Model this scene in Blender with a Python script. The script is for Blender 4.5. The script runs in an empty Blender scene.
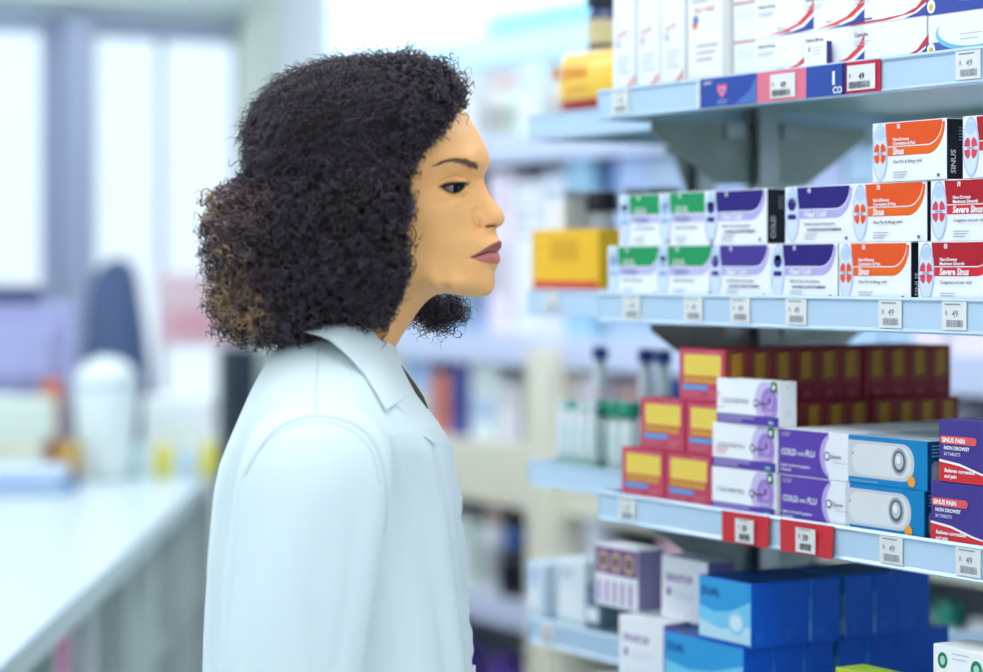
EXPO = 0.22
import bpy, math, random
import numpy as np
from mathutils import Vector, Matrix
random.seed(7); RNG = np.random.default_rng(7)
COL = bpy.context.scene.collection
PI = math.pi
EYE = 1.45                      # camera height
FPX = 2300.0                    # focal length in pixels of the 983 wide frame

# ------------------------------------------------------------------ materials
def lin(c):
    c = c / 255.0
    return c / 12.92 if c <= 0.04045 else ((c + 0.055) / 1.055) ** 2.4
MATS = {}
def M(name, rgb=None, rough=0.5, metal=0.0, spec=0.5, var=0.0, scale=40, bump=0.0, emit=0, sss=0.0, coat=0.0, attr=None, trans=0.0, alpha=None):
    if name in MATS: return MATS[name]
    m = bpy.data.materials.new(name); m.use_nodes = True
    nt = m.node_tree; b = nt.nodes['Principled BSDF']
    col = (lin(rgb[0]), lin(rgb[1]), lin(rgb[2]), 1) if rgb else (.5, .5, .5, 1)
    b.inputs['Base Color'].default_value = col
    b.inputs['Roughness'].default_value = rough
    b.inputs['Metallic'].default_value = metal
    b.inputs['Specular IOR Level'].default_value = spec
    if sss:
        b.inputs['Subsurface Weight'].default_value = sss
        b.inputs['Subsurface Radius'].default_value = (1.0, .35, .18)
        b.inputs['Subsurface Scale'].default_value = .006
    if coat:
        b.inputs['Coat Weight'].default_value = coat; b.inputs['Coat Roughness'].default_value = .1
    if trans: b.inputs['Transmission Weight'].default_value = trans
    if emit:
        b.inputs['Emission Color'].default_value = col; b.inputs['Emission Strength'].default_value = emit
    src = None
    if attr:
        a = nt.nodes.new('ShaderNodeVertexColor'); a.layer_name = attr; src = a.outputs['Color']
        nt.links.new(src, b.inputs['Base Color'])
    if var or bump:
        tc = nt.nodes.new('ShaderNodeTexCoord')
        n = nt.nodes.new('ShaderNodeTexNoise'); n.inputs['Scale'].default_value = scale; n.inputs['Detail'].default_value = 4
        nt.links.new(tc.outputs['Object'], n.inputs['Vector'])
        if var:
            mx = nt.nodes.new('ShaderNodeMix'); mx.data_type = 'RGBA'; mx.blend_type = 'MULTIPLY'
            mx.inputs[0].default_value = 1.0
            r = nt.nodes.new('ShaderNodeMapRange'); r.inputs[1].default_value = .3; r.inputs[2].default_value = .7
            r.inputs[3].default_value = 1 - var; r.inputs[4].default_value = 1.0
            nt.links.new(n.outputs['Fac'], r.inputs[0])
            if src is not None: nt.links.new(src, mx.inputs[6])
            else: mx.inputs[6].default_value = col
            nt.links.new(r.outputs[0], mx.inputs[7]); nt.links.new(mx.outputs[2], b.inputs['Base Color'])
        if bump:
            bp = nt.nodes.new('ShaderNodeBump'); bp.inputs['Strength'].default_value = bump; bp.inputs['Distance'].default_value = .001
            nt.links.new(n.outputs['Fac'], bp.inputs['Height']); nt.links.new(bp.outputs[0], b.inputs['Normal'])
    MATS[name] = m
    return m
def ink(r, g, b_, rough=.42):                       # printed card in one colour
    return M('print_%02x%02x%02x' % (int(r), int(g), int(b_)), (r, g, b_), rough, spec=.22, var=.03, scale=25)

# ------------------------------------------------------------------ mesh building
class MB:
    def __init__(s): s.v = []; s.f = []; s.m = []; s.mats = []; s.smooth = []
    def mi(s, mat):
        if mat not in s.mats: s.mats.append(mat)
        return s.mats.index(mat)
    def face(s, idx, mat, sm=False): s.f.append(idx); s.m.append(s.mi(mat)); s.smooth.append(sm)
    def poly(s, pts, mat):
        n = len(s.v); s.v += [tuple(p) for p in pts]; s.face(list(range(n, n + len(pts))), mat)
    def box(s, x0, x1, y0, y1, z0, z1, mat, bev=0.0, side=None):
        """box with small chamfers; side = material of the +x face"""
        side = side or mat
        b = min(bev, (x1-x0)*.3, (y1-y0)*.3, (z1-z0)*.3)
        if b <= 0:
            n = len(s.v)
            s.v += [(x, y, z) for z in (z0, z1) for y in (y0, y1) for x in (x0, x1)]
            for q, mm in (((0,2,3,1), mat), ((4,5,7,6), mat), ((0,1,5,4), mat), ((2,6,7,3), mat), ((0,4,6,2), mat), ((1,3,7,5), side)):
                s.face([n+i for i in q], mm)
            return
        n = len(s.v); X = (x0, x1); Y = (y0, y1); Z = (z0, z1); ix = {}
        for i in (0, 1):
            for j in (0, 1):
                for k in (0, 1):
                    sx, sy, sz = (1, -1)[i]*b, (1, -1)[j]*b, (1, -1)[k]*b
                    for ax, p in (('x', (X[i], Y[j]+sy, Z[k]+sz)), ('y', (X[i]+sx, Y[j], Z[k]+sz)), ('z', (X[i]+sx, Y[j]+sy, Z[k]))):
                        ix[(i, j, k, ax)] = len(s.v); s.v.append(p)
        def F(keys, mm): s.face([ix[k] for k in keys], mm)
        for i, o in ((0, 0), (1, 1)):
            c = [(i,0,0,'x'), (i,1,0,'x'), (i,1,1,'x'), (i,0,1,'x')]; F(c if i else c[::-1], side if i else mat)
            c = [(0,i,0,'y'), (0,i,1,'y'), (1,i,1,'y'), (1,i,0,'y')]; F(c if i else c[::-1], mat)
            c = [(0,0,i,'z'), (1,0,i,'z'), (1,1,i,'z'), (0,1,i,'z')]; F(c if i else c[::-1], mat)
        for i in (0, 1):
            for j in (0, 1):
                c = [(i,j,0,'x'), (i,j,1,'x'), (i,j,1,'y'), (i,j,0,'y')]; F(c if i == j else c[::-1], mat)
                c = [(i,0,j,'x'), (i,1,j,'x'), (i,1,j,'z'), (i,0,j,'z')]; F(c[::-1] if i == j else c, mat)
                c = [(0,i,j,'y'), (1,i,j,'y'), (1,i,j,'z'), (0,i,j,'z')]; F(c if i == j else c[::-1], mat)
                for k in (0, 1):
                    c = [(i,j,k,'x'), (i,j,k,'y'), (i,j,k,'z')]; F(c if (i+j+k) % 2 else c[::-1], mat)
    def grid(s, P, mat, sm=True, closeu=False, flip=False):
        """P: rows x cols x 3"""
        R, C = len(P), len(P[0]); n = len(s.v)
        for row in P: s.v += [tuple(map(float, p)) for p in row]
        for r in range(R-1):
            for c in range(C if closeu else C-1):
                c2 = (c+1) % C
                q = [n+r*C+c, n+r*C+c2, n+(r+1)*C+c2, n+(r+1)*C+c]
                s.face(q[::-1] if flip else q, mat, sm)
    def lathe(s, prof, cx, cy, mat, n=20, cap=True, sx=1, sy=1):
        """prof: list of (radius, z); mat may be a list per band"""
        n0 = len(s.v)
        for r, z in prof:
            for k in range(n):
                a = 2*PI*k/n; s.v.append((cx+r*sx*math.cos(a), cy+r*sy*math.sin(a), z))
        for i in range(len(prof)-1):
            mm = mat[i] if isinstance(mat, list) else mat
            for k in range(n):
                k2 = (k+1) % n
                s.face([n0+i*n+k, n0+i*n+k2, n0+(i+1)*n+k2, n0+(i+1)*n+k], mm, True)
        if cap:
            m0 = mat[0] if isinstance(mat, list) else mat; m1 = mat[-1] if isinstance(mat, list) else mat
            s.face([n0+k for k in range(n)][::-1], m0); s.face([n0+(len(prof)-1)*n+k for k in range(n)], m1)
    def tube(s, pts, rad, mat, n=8, cap=True):
        pts = [Vector(p) for p in pts]; n0 = len(s.v); up = None
        for i, p in enumerate(pts):
            t = (pts[min(i+1, len(pts)-1)] - pts[max(i-1, 0)]).normalized()
            if up is None:
                up = t.orthogonal().normalized()
            up = (up - t*up.dot(t)).normalized(); b = t.cross(up)
            r = rad[i] if isinstance(rad, (list, tuple)) else rad
            for k in range(n):
                a = 2*PI*k/n; s.v.append(tuple(p + (up*math.cos(a) + b*math.sin(a))*r))
        for i in range(len(pts)-1):
            for k in range(n):
                k2 = (k+1) % n
                s.face([n0+i*n+k, n0+i*n+k2, n0+(i+1)*n+k2, n0+(i+1)*n+k], mat, True)
        if cap:
            s.face([n0+k for k in range(n)][::-1], mat); s.face([n0+(len(pts)-1)*n+k for k in range(n)], mat)
    def mesh(s, name):
        me = bpy.data.meshes.new(name)
        me.from_pydata(s.v, [], s.f)
        for mm in s.mats: me.materials.append(mm)
        me.polygons.foreach_set('material_index', s.m); me.polygons.foreach_set('use_smooth', s.smooth)
        me.update(); return me
    def build(s, name, parent=None, loc=None, rz=0):
        o = bpy.data.objects.new(name, s.mesh(name)); COL.objects.link(o)
        if parent: o.parent = parent
        if loc is not None: o.location = loc
        o.rotation_euler[2] = rz
        return o
def tag(o, label=None, cat=None, group=None, kind=None):
    if label: o['label'] = label
    if cat: o['category'] = cat
    if group: o['group'] = group
    if kind: o['kind'] = kind
    return o
def empty(name, loc, rz=0):
    o = bpy.data.objects.new(name, None); COL.objects.link(o); o.location = loc; o.rotation_euler[2] = rz
    o.empty_display_size = .05
    return o
def smooth_closed(me):
    me.polygons.foreach_set('use_smooth', [True]*len(me.polygons))

# ------------------------------------------------------------------ printed artwork: thin layers of ink on a carton face
TXT = {}
def textmesh(s, bold=0.0, shear=0.0, spacing=1.0):
    key = (s, bold, shear, spacing)
    if key in TXT: return TXT[key]
    cu = bpy.data.curves.new('t', 'FONT'); cu.body = s; cu.size = 1.0; cu.offset = bold; cu.shear = shear; cu.space_character = spacing
    cu.resolution_u = 2
    o = bpy.data.objects.new('t', cu); COL.objects.link(o)
    dg = bpy.context.evaluated_depsgraph_get()
    me = bpy.data.meshes.new_from_object(o.evaluated_get(dg))
    v = [(p.co.x, p.co.y) for p in me.vertices]; f = [list(p.vertices) for p in me.polygons]
    bpy.data.objects.remove(o); bpy.data.meshes.remove(me); bpy.data.curves.remove(cu)
    TXT[key] = (v, f); return TXT[key]
class Art:
    """2D drawing in millimetres laid on one face of a carton: 'front' looks to -y, 'side' is the +x face (u runs backwards), 'top' the lid"""
    def __init__(s, mb, face='front', W=0., H=0., off=0.0): s.mb = mb; s.face = face; s.W = W/1000; s.H = H/1000; s.k = 1; s.off = off
    def P(s, x, y):
        x /= 1000; y /= 1000; d = .00012*s.k + s.off
        if s.face == 'front': return (x, -d, y)
        if s.face == 'side': return (s.W+d, x, y)
        return (x, y, s.H+d)
    def poly(s, pts, mat):
        s.mb.poly([s.P(*p) for p in pts], mat); s.k += 1
    def rect(s, x0, y0, x1, y1, mat): s.poly([(x0, y0), (x1, y0), (x1, y1), (x0, y1)], mat)
    def rrect(s, x0, y0, x1, y1, r, mat):
        pts = []
        for cx, cy, a0 in ((x1-r, y0+r, -90), (x1-r, y1-r, 0), (x0+r, y1-r, 90), (x0+r, y0+r, 180)):
            pts += [(cx+r*math.cos(math.radians(a0+a)), cy+r*math.sin(math.radians(a0+a))) for a in range(0, 91, 15)]
        s.poly(pts, mat)
    def ell(s, cx, cy, rx, ry, mat, n=28, clip=None):
        pts = [(cx+rx*math.cos(2*PI*k/n), cy+ry*math.sin(2*PI*k/n)) for k in range(n)]
        if clip: pts = [(min(max(x, clip[0]), clip[2]), min(max(y, clip[1]), clip[3])) for x, y in pts]
        s.poly(pts, mat)
    def text(s, t, x, y, size, mat, bold=0.01, shear=0.0, rot=0, sx=1.0):
        v, f = textmesh(t, bold, shear); n = len(s.mb.v); c, q = math.cos(rot), math.sin(rot)
        for a, b in v:
            a, b = a*size*sx, b*size; s.mb.v.append(s.P(x+a*c-b*q, y+a*q+b*c))
        for ff in f: s.mb.face([n+i for i in ff], mat)
        s.k += 1
    def lines(s, x, y, w, n, mat, dy=3.0, h=.9):
        for i in range(n):
            ww = w*(1-.25*((i*7) % 3)/2); s.rect(x, y-i*dy-h, x+ww, y-i*dy, mat)
            s.k -= 1
        s.k += 1
    def barcode(s, x0, y0, x1, y1, mat):
        r = random.Random(3); x = x0
        while x < x1:
            w = r.choice((.5, .5, 1.0)); s.rect(x, y0, min(x+w, x1), y1, mat); s.k -= 1; x += w + r.choice((.5, .9))
        s.k += 1

# ------------------------------------------------------------------ the shop's grid: t runs along the shelves away from us, s runs into the rack
DX, DY = -.5230, .8523
ANG = math.atan2(-DY, -DX)
def Wd(t, s, z=0.0): return (.375 + DX*t + DY*s, 2.4 + DY*t - DX*s, EYE + z)
def T(px, s=0.004):                       # shelf position seen at a given column of the frame
    u = (px - 491.5) / FPX
    return (.375 + DY*s - u*(2.4 - DX*s)) / (-DX + u*DY)
WHITE = ink(240, 244, 248)
INKK = ink(28, 28, 40)
ORD = ['first','second','third','fourth','fifth','sixth','seventh','eighth','ninth','tenth','eleventh','twelfth','thirteenth','fourteenth','fifteenth','sixteenth','seventeenth','eighteenth','nineteenth','twentieth']
# ------------------------------------------------------------------ cartons
def arc(cx, cy, rx, ry, a0, a1, n=10):
    return [(cx+rx*math.cos(math.radians(a0+(a1-a0)*k/n)), cy+ry*math.sin(math.radians(a0+(a1-a0)*k/n))) for k in range(n+1)]
def relief_box(top, band, petal, l1, l2, body, body2, side_text, dot=False, tcol=None):
    W, H, D = 112, 61, 30; mb = MB()
    mb.box(0, W/1e3, 0, D/1e3, 0, H/1e3, WHITE, .0006, side=INKK)
    a = Art(mb, 'front')
    a.poly([(23, 36.5)] + [(76, 36.5)] + arc(84, 60, 22, 23.5, -90, 0) + [(20, 60)], top)
    a.poly([(24, 26.5), (78, 26.5)] + arc(84, 58, 26, 31.5, -90, 0)[:] + [(106.5, 58)] + arc(84, 58, 22.5, 22.7, 0, -90) + [(24, 35.3)], band)
    a.k += 1
    a.ell(12.5, 30.5, 11.8, 29.5, ink(176, 200, 230)); a.ell(12.5, 30.5, 10, 27.4, ink(212, 226, 243))
    a.ell(12.5, 49, 7, 6.5, ink(186, 208, 234)); a.k -= 1
    if dot:
        a.ell(12.5, 42, 7.2, 7.2, petal)
        for q in (-4.5, 0, 4.5): a.ell(12.5+q, 28.5, 2.8, 3.2, petal); a.k -= 1
        a.k += 1
    else:
        for q in (-1, 1):
            a.poly([(12.5+q*1, 30.5), (12.5+q*9.5, 31.5), (12.5+q*8, 37), (12.5+q*4, 40.5), (12.5+q*1, 37)], petal); a.k -= 1
            a.poly([(12.5+q*1, 28.5), (12.5+q*9.5, 27.5), (12.5+q*8, 22), (12.5+q*4, 18.5), (12.5+q*1, 22)], petal); a.k -= 1
        a.k += 1
        a.rect(7, 28.6, 18, 30.2, ink(150, 170, 205))
    a.rect(39, 54, 43.5, 58.5, ink(235, 225, 230)); a.text('S', 40, 54.6, 4, top, .03)
    if l1:
        a.text(l1[0], 33, 41.6, 4.6, WHITE, .03); a.text(l1[1], 33, 37.4, 4.6, WHITE, .03)
    a.text(l2, 33, 27.8, 9.3, tcol or WHITE, .035, .15, sx=.88)
    y = 19
    a.text(body, 34, y, 4.4, ink(50, 50, 70), .012, sx=.95)
    if body2: a.text(body2, 38, y-6, 4.8, ink(40, 40, 75), .03, sx=.95)
    a.lines(34, 10, 22, 3, ink(165, 170, 185), 2.6)
    a.rect(100, 3, 104, 6.5, ink(110, 110, 130))
    b = Art(mb, 'side', W, H)
    b.text(side_text, 12, 6, 9, ink(210, 212, 222), .02, rot=PI/2); b.lines(16, 52, 9, 5, ink(150, 150, 165), 3)
    c = Art(mb, 'top', W, H); c.rect(3, 3, 109, 27, top)
    return mb.mesh('sinus_carton')
def swoosh_box():
    W, H, D = 104, 43.5, 40; mb = MB(); mb.box(0, W/1e3, 0, D/1e3, 0, H/1e3, ink(243, 247, 249), .0006)
    a = Art(mb, 'front')
    a.poly([(22, 2), (60, 3.5), (84, 9), (103, 21), (103, 34), (90, 20), (74, 11), (52, 6)], ink(218, 70, 76))
    a.k -= 1; a.poly([(40, 0.8), (76, 1), (103, 3), (103, 19), (85, 8), (64, 3.2)], ink(62, 78, 160))
    a.k += 1; a.poly([(66, 3), (86, 6.5), (103, 16.5), (103, 20.5), (84, 10), (62, 4.6)], ink(243, 247, 249))
    a.text('Tablets 500 mg', 6, 33, 5, ink(90, 96, 120), .02); a.lines(6, 28, 30, 2, ink(175, 180, 195))
    a.text('TABLETS', 40, 7, 3.4, ink(90, 96, 120), .01)
    return mb.mesh('painkiller_carton')
def swoosh_small():
    W, H, D = 92, 43.5, 40; mb = MB(); mb.box(0, W/1e3, 0, D/1e3, 0, H/1e3, ink(240, 245, 249), .0006)
    a = Art(mb, 'front'); a.rect(1, 1, 91, 3.2, ink(212, 120, 120)); a.k -= 1; a.lines(8, 36, 36, 3, ink(205, 210, 222), 4)
    return mb.mesh('plain_carton')
def line_box():
    W, H, D = 122, 43.5, 40; mb = MB(); mb.box(0, W/1e3, 0, D/1e3, 0, H/1e3, ink(243, 247, 250), .0006)
    a = Art(mb, 'front')
    a.poly([(0, 0.5), (60, 1.5), (100, 6), (121.5, 16), (121.5, 26), (104, 11), (84, 5.5), (50, 3.5), (0, 3.0)], ink(205, 60, 72)); a.k -= 1
    a.poly([(84, .8), (121.5, 1), (121.5, 14), (104, 5)], ink(70, 84, 165)); a.k += 1
    a.text('Capsules', 8, 32, 6, ink(120, 90, 110), .02); a.lines(8, 27, 26, 2, ink(185, 188, 200)); a.rect(20, 4.6, 36, 6.4, ink(60, 64, 110))
    return mb.mesh('capsule_carton')
def tall_box(v):
    W, H, D = (46, 135, 50) if v < 1 else (66, 135, 45); mb = MB(); mb.box(0, W/1e3, 0, D/1e3, 0, H/1e3, ink(240, 244, 248) if v < 1 else ink(240, 240, 236), .0006)
    a = Art(mb, 'front')
    if v < 1:
        a.poly([(5, 3), (20, 5), (34, 11), (44, 22), (44, 13), (34, 5.5), (20, 2)], ink(226, 112, 96))
        a.k -= 1; a.poly([(22, 1), (44, 1), (44, 9), (36, 3.5)], ink(190, 196, 220)); a.k += 1
        a.text('Syrup', 9, 66, 10, ink(228, 130, 130), .01, .3, rot=.3)
        a.ell(12, 60, 3.4, 4.2, ink(170, 180, 225)); a.lines(10, 44, 28, 4, ink(170, 178, 200), 6, 1.4)
    else:
        a.text('fast relief', 14, 84, 10, ink(205, 110, 96), .01, 0); a.ell(15, 70, 5, 5, ink(222, 120, 80)); a.ell(17, 76, 5, 5, ink(90, 110, 180))
        a.rect(10, 96, 40, 98, ink(160, 165, 175)); a.lines(18, 46, 40, 3, ink(140, 145, 160), 8, 1.6); a.lines(8, 8, 50, 2, ink(225, 120, 90), 3, 1.2)
    return mb.mesh('syrup_carton')
def teal_swirl_box(v):
    W, H, D = 120, 43.5, 40; mb = MB(); mb.box(0, W/1e3, 0, D/1e3, 0, H/1e3, WHITE, .0006); a = Art(mb, 'front')
    if v: 
        a.rect(0.4, .4, 119.6, 43, ink(62, 80, 165)); a.ell(66, 30, 46, 20, ink(70, 190, 190), clip=(.5, .5, 119.5, 43)); a.ell(70, 34, 42, 18, WHITE, clip=(.5, .5, 119.5, 43))
    else:
        a.rect(0.4, .4, 119.6, 16, ink(84, 102, 184)); a.ell(66, 24, 52, 19, ink(120, 200, 222), clip=(.5, .5, 119.5, 43)); a.ell(68, 27, 50, 18, WHITE, clip=(.5, .5, 119.5, 43))
    a.ell(8, 9, 6, 7, ink(240, 246, 240)); a.ell(8, 8, 3, 3.6, ink(230, 190, 60)); a.lines(50, 22, 30, 2, ink(190, 200, 215), 5)
    return mb.mesh('swirl_carton')
def standing_card():
    mb = MB(); W, H, D = 37, 31, 8; mb.box(0, W/1e3, 0, D/1e3, 0, H/1e3, ink(240, 240, 232), .0004, side=ink(60, 60, 130)); a = Art(mb, 'front')
    a.rect(8, 21, 10, 26, ink(60, 50, 90)); a.k -= 1; a.lines(14, 25, 16, 3, ink(190, 190, 196), 3.4); a.text('i', 7, 10, 6, ink(120, 120, 150), .01)
    return mb.mesh('small_card_box')
RED = ink(196, 52, 84); 
def red_box():
    W, H, D = 88, 60.5, 33; mb = MB(); side = ink(126, 26, 40)  # dark red end print, with its shading put into the colour
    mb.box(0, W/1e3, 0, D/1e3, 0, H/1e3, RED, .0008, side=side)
    a = Art(mb, 'front')
    a.rect(2.5, 2.5, W-2.5, H-2.5, ink(206, 84, 110)); a.rect(5, 4, W-4, H-5, ink(200, 70, 98))
    a.rrect(10, 30, 80, 54, 2, ink(236, 206, 84))
    a.rect(9, 21, 78, 29, ink(196, 112, 52))
    a.k += 1
    for i in range(11): a.poly([(11+i*6, 21.6), (14+i*6, 28.4), (16+i*6, 28.4), (14.6+i*6, 21.6)], ink(232, 180, 70)); a.k -= 1
    a.k += 1
    a.rect(8, 13.5, 56, 19, ink(70, 150, 220)); a.lines(12, 17, 38, 1, ink(130, 190, 235), 2, 1.2)
    a.lines(10, 11, 34, 2, ink(214, 110, 130), 3.5, 1.4); a.lines(58, 13, 24, 3, ink(214, 120, 132), 3.4, 1.2); a.lines(50, 58, 28, 1, ink(222, 140, 150))
    b = Art(mb, 'side', W, H)
    b.rect(3, 14, 30, 57, ink(140, 74, 38)); b.poly([(3, 14), (31, 14), (31, 24), (17, 19), (3, 24)], ink(150, 30, 50))
    b.k += 1
    for i in range(6): b.poly([(9, 26+i*5), (22, 28+i*5), (24, 31+i*5), (10, 29.4+i*5)], ink(214, 160, 40)); b.k -= 1
    b.k += 1; b.ell(17, 8, 6, 4.5, ink(178, 60, 70))
    c = Art(mb, 'top', W, H); c.rect(3, 3, 85, 31, ink(168, 44, 62))
    return mb.mesh('red_carton')
PUR = ink(92, 62, 168)
def coldflu_white():
    W, H, D = 115, 50, 24; mb = MB(); mb.box(0, W/1e3, 0, D/1e3, 0, H/1e3, ink(244, 247, 248), .0006); a = Art(mb, 'front')
    a.ell(94, 27, 23, 25, ink(206, 194, 230), clip=(60, 11, 113.5, 49)); a.ell(97, 25, 15, 18, ink(160, 132, 206), clip=(60, 11, 113.5, 49))
    a.rect(.5, .5, 114.4, 11, PUR)
    a.ell(98, 27, 6.5, 8, ink(192, 160, 220)); a.ell(98, 29, 3.4, 4, ink(130, 84, 180))
    a.text('COLD AND FLU', 10, 23.5, 7, ink(150, 155, 170), .015); a.ell(74, 25, 4.4, 4.4, ink(60, 50, 110)); a.ell(74, 25, 2.6, 2.6, WHITE)
    a.text('Capsules', 79, 23.6, 5, ink(60, 50, 110), .02); a.lines(86, 16, 22, 2, ink(230, 220, 240), 2.2)
    a.rrect(102, 38, 112, 49.5, 2, ink(32, 104, 70)); a.ell(107, 43.5, 2.4, 3.2, WHITE)
    a.rrect(97, 1.2, 108, 9.4, 1, ink(34, 96, 160)); a.text('MAX', 98.4, 3.4, 3.8, WHITE, .02)
    a.k -= 2; a.lines(5, 8.6, 66, 1, ink(196, 184, 226), 3, 1.4); a.k -= 1; a.lines(5, 4.8, 44, 1, ink(196, 184, 226), 3, 1.4)
    b = Art(mb, 'side', W, H); b.rect(9, 43, 13, 44, ink(180, 180, 190)); b.lines(6, 18, 12, 3, ink(222, 224, 230), 3)
    return mb.mesh('cold_and_flu_carton')
def coldflu_purple():
    W, H, D = 116, 50, 24; mb = MB(); mb.box(0, W/1e3, 0, D/1e3, 0, H/1e3, ink(238, 240, 245), .0006); a = Art(mb, 'front')
    a.rect(.5, .5, 84, 49.5, PUR); a.poly([(84, .6)] + arc(92, 25, 22, 24.4, -110, -250) + [(84, 49.4)], ink(186, 168, 222)); a.poly([(90, .8)] + arc(96, 25, 18, 24.2, -110, -250) + [(90, 49.2)], ink(238, 240, 245))
    a.text('COLD', 5, 22, 9.4, WHITE, .022); a.text('AND', 33.5, 22.3, 5.4, WHITE, .012); a.text('FLU', 47, 22, 9.4, WHITE, .022)
    a.text('Relief of cold and flu symptoms', 5, 9.5, 3.9, WHITE, .02); a.text('24 capsules', 5, 4.8, 3.9, WHITE, .02); a.lines(6, 46, 16, 2, ink(200, 190, 226), 2.6)
    a.ell(83, 25, 4.6, 4.6, ink(64, 52, 120)); a.ell(83, 25, 3.2, 3.2, WHITE); a.text('Capsules', 89, 23.4, 4.8, ink(70, 60, 120), .02)
    a.rect(94, 18.5, 114, 18.9, ink(90, 90, 120))
    return mb.mesh('cold_and_flu_carton')
def lozenge_box():
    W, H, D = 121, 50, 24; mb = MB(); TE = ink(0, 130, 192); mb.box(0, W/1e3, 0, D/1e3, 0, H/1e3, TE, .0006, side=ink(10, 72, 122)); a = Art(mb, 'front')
    a.rrect(.6, 7, 102, 45, 17, ink(205, 209, 212)); a.rect(.6, 7, 30, 45, ink(205, 209, 212)); a.rrect(6, 10, 98, 42, 15, ink(222, 225, 226))
    a.ell(80, 27, 12, 14, ink(168, 174, 180)); a.ell(80, 27, 9.4, 11.4, ink(92, 98, 110)); a.ell(80, 27.6, 6.6, 8.4, ink(196, 200, 206)); a.ell(79, 29, 3.2, 4.4, ink(236, 238, 240))
    a.ell(99, 8, 5.6, 5.6, ink(238, 160, 44)); a.rect(8, 30, 9.6, 32.5, ink(90, 90, 100)); a.k -= 1; a.text('lozenges for sore throat relief', 4, 2.4, 3.6, ink(150, 200, 226), .01)
    b = Art(mb, 'side', W, H); b.rrect(6, 4, 18, 30, 6, ink(150, 172, 182)); b.rrect(8, 8, 16, 26, 4, ink(186, 198, 204)); b.lines(6, 46, 12, 4, ink(120, 180, 210), 3.4, 1.6)
    c = Art(mb, 'top', W, H); c.rect(1, 1, 120, 23, ink(196, 204, 210)); c.lines(10, 18, 80, 3, ink(120, 130, 140), 5)
    return mb.mesh('lozenge_carton')
def sinuspain_box():
    W, H, D = 132, 62, 40; mb = MB(); NV = ink(70, 58, 140); mb.box(0, W/1e3, 0, D/1e3, 0, H/1e3, NV, .0006); a = Art(mb, 'front')
    a.ell(112, 22, 26, 26, ink(110, 130, 205), clip=(1, 1, 131, 61)); a.ell(116, 20, 17, 19, ink(176, 200, 236), clip=(1, 1, 131, 61)); a.ell(120, 18, 8, 11, ink(236, 242, 250), clip=(1, 1, 131, 61))
    a.poly([(.6, .6), (131.4, .6), (131.4, 12), (112, 6.5), (90, 6), (60, 10), (30, 17), (.6, 20)], ink(214, 48, 54)); a.k -= 1
    a.poly([(.6, 20), (30, 17), (60, 10), (90, 6), (90, 7), (60, 12), (30, 19.4), (.6, 22.4)], ink(240, 244, 250)); a.k += 1
    a.rrect(2, 38, 54, 46, 3.5, ink(226, 90, 92)); a.text('SINUS PAIN', 5, 39.6, 6.4, WHITE, .04); a.text('NON DROWSY', 8, 32.4, 5.2, WHITE, .03); a.text('24 TABLETS', 8, 26.6, 4.6, ink(206, 206, 232), .02)
    a.text('Relieves congestion', 9, 10, 5.4, WHITE, .03, .15); a.text('and pain', 9, 4.4, 5.2, WHITE, .03, .15)
    return mb.mesh('sinus_pain_carton')
def blue_box(W=97):
    H, D = 72.5, 42; mb = MB(); RB = ink(4, 98, 216); mb.box(0, W/1e3, 0, D/1e3, 0, H/1e3, RB, .0008, side=RB); a = Art(mb, 'front')
    k = W/97
    a.rect(.8, .8, W-.8, H-.8, ink(52, 160, 222)); a.poly([(1, 40), (30*k, 34), (60*k, 38), (W-1, 52), (W-1, 14), (50*k, 6), (1, 12)], ink(120, 206, 240))
    a.poly([(1, 24), (40*k, 16), (W-1, 24), (W-1, 3), (1, 3)], ink(192, 228, 244)); a.ell(70*k, 26, 16*k, 14, ink(150, 212, 240)); a.ell(70*k, 26, 11*k, 9, ink(214, 238, 248))
    a.text('DUAL', 6, 52, 13, ink(24, 92, 160), .03); a.rect(1, 1, W-1, 4, ink(40, 110, 200))
    b = Art(mb, 'side', W, H); b.rect(2, 2, 40, 71, ink(2, 90, 206)); b.lines(6, 16, 14, 3, ink(60, 120, 205), 4)
    c = Art(mb, 'top', W, H); c.rect(2, 2, W-2, 41, ink(12, 66, 140))
    return mb.mesh('blue_carton')
def sinuwhite_box(v=0):
    W, H, D = 92, 75, 40; mb = MB(); mb.box(0, W/1e3, 0, D/1e3, 0, H/1e3, ink(240, 242, 246), .0006, side=ink(150, 140, 180)); a = Art(mb, 'front')
    if v == 0:
        a.text('SINUSTOP', 10, 46, 11.5, ink(126, 84, 160), .03); a.rect(12, 28, 19, 37, ink(130, 90, 160)); a.k -= 1; a.lines(26, 33, 44, 2, ink(196, 196, 210), 5); a.lines(12, 12, 60, 2, ink(222, 224, 232), 4)
    else:
        a.rect(1, 40, 91, 73, ink(120, 60, 132)); a.k += 1
        for i in range(3): a.rrect(8+i*28, 44, 28+i*28, 68, 5, ink(196, 176, 150)); a.k -= 1
        a.k += 1
        for i in range(3): a.ell(18+i*28, 56, 5, 8, ink(80, 40, 70)); a.k -= 1
        a.k += 1
        for i in range(5): a.rect(6+i*17, 4, 12+i*17, 32, ink(170, 130, 190)); a.k -= 1
    return mb.mesh('tablet_carton')
def greendot_box():
    W, H, D = 90, 122, 50; mb = MB(); mb.box(0, W/1e3, 0, D/1e3, 0, H/1e3, ink(244, 247, 246), .0008); a = Art(mb, 'front')
    a.ell(14, 107, 7, 8, ink(30, 130, 90)); a.ell(14, 107, 3.6, 4.5, ink(180, 220, 200)); a.ell(62, 104, 8, 9, ink(30, 130, 90)); a.ell(62, 104, 4, 5, ink(180, 220, 200)); a.lines(28, 116, 24, 2, ink(190, 196, 200), 5)
    return mb.mesh('ointment_carton')
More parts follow.
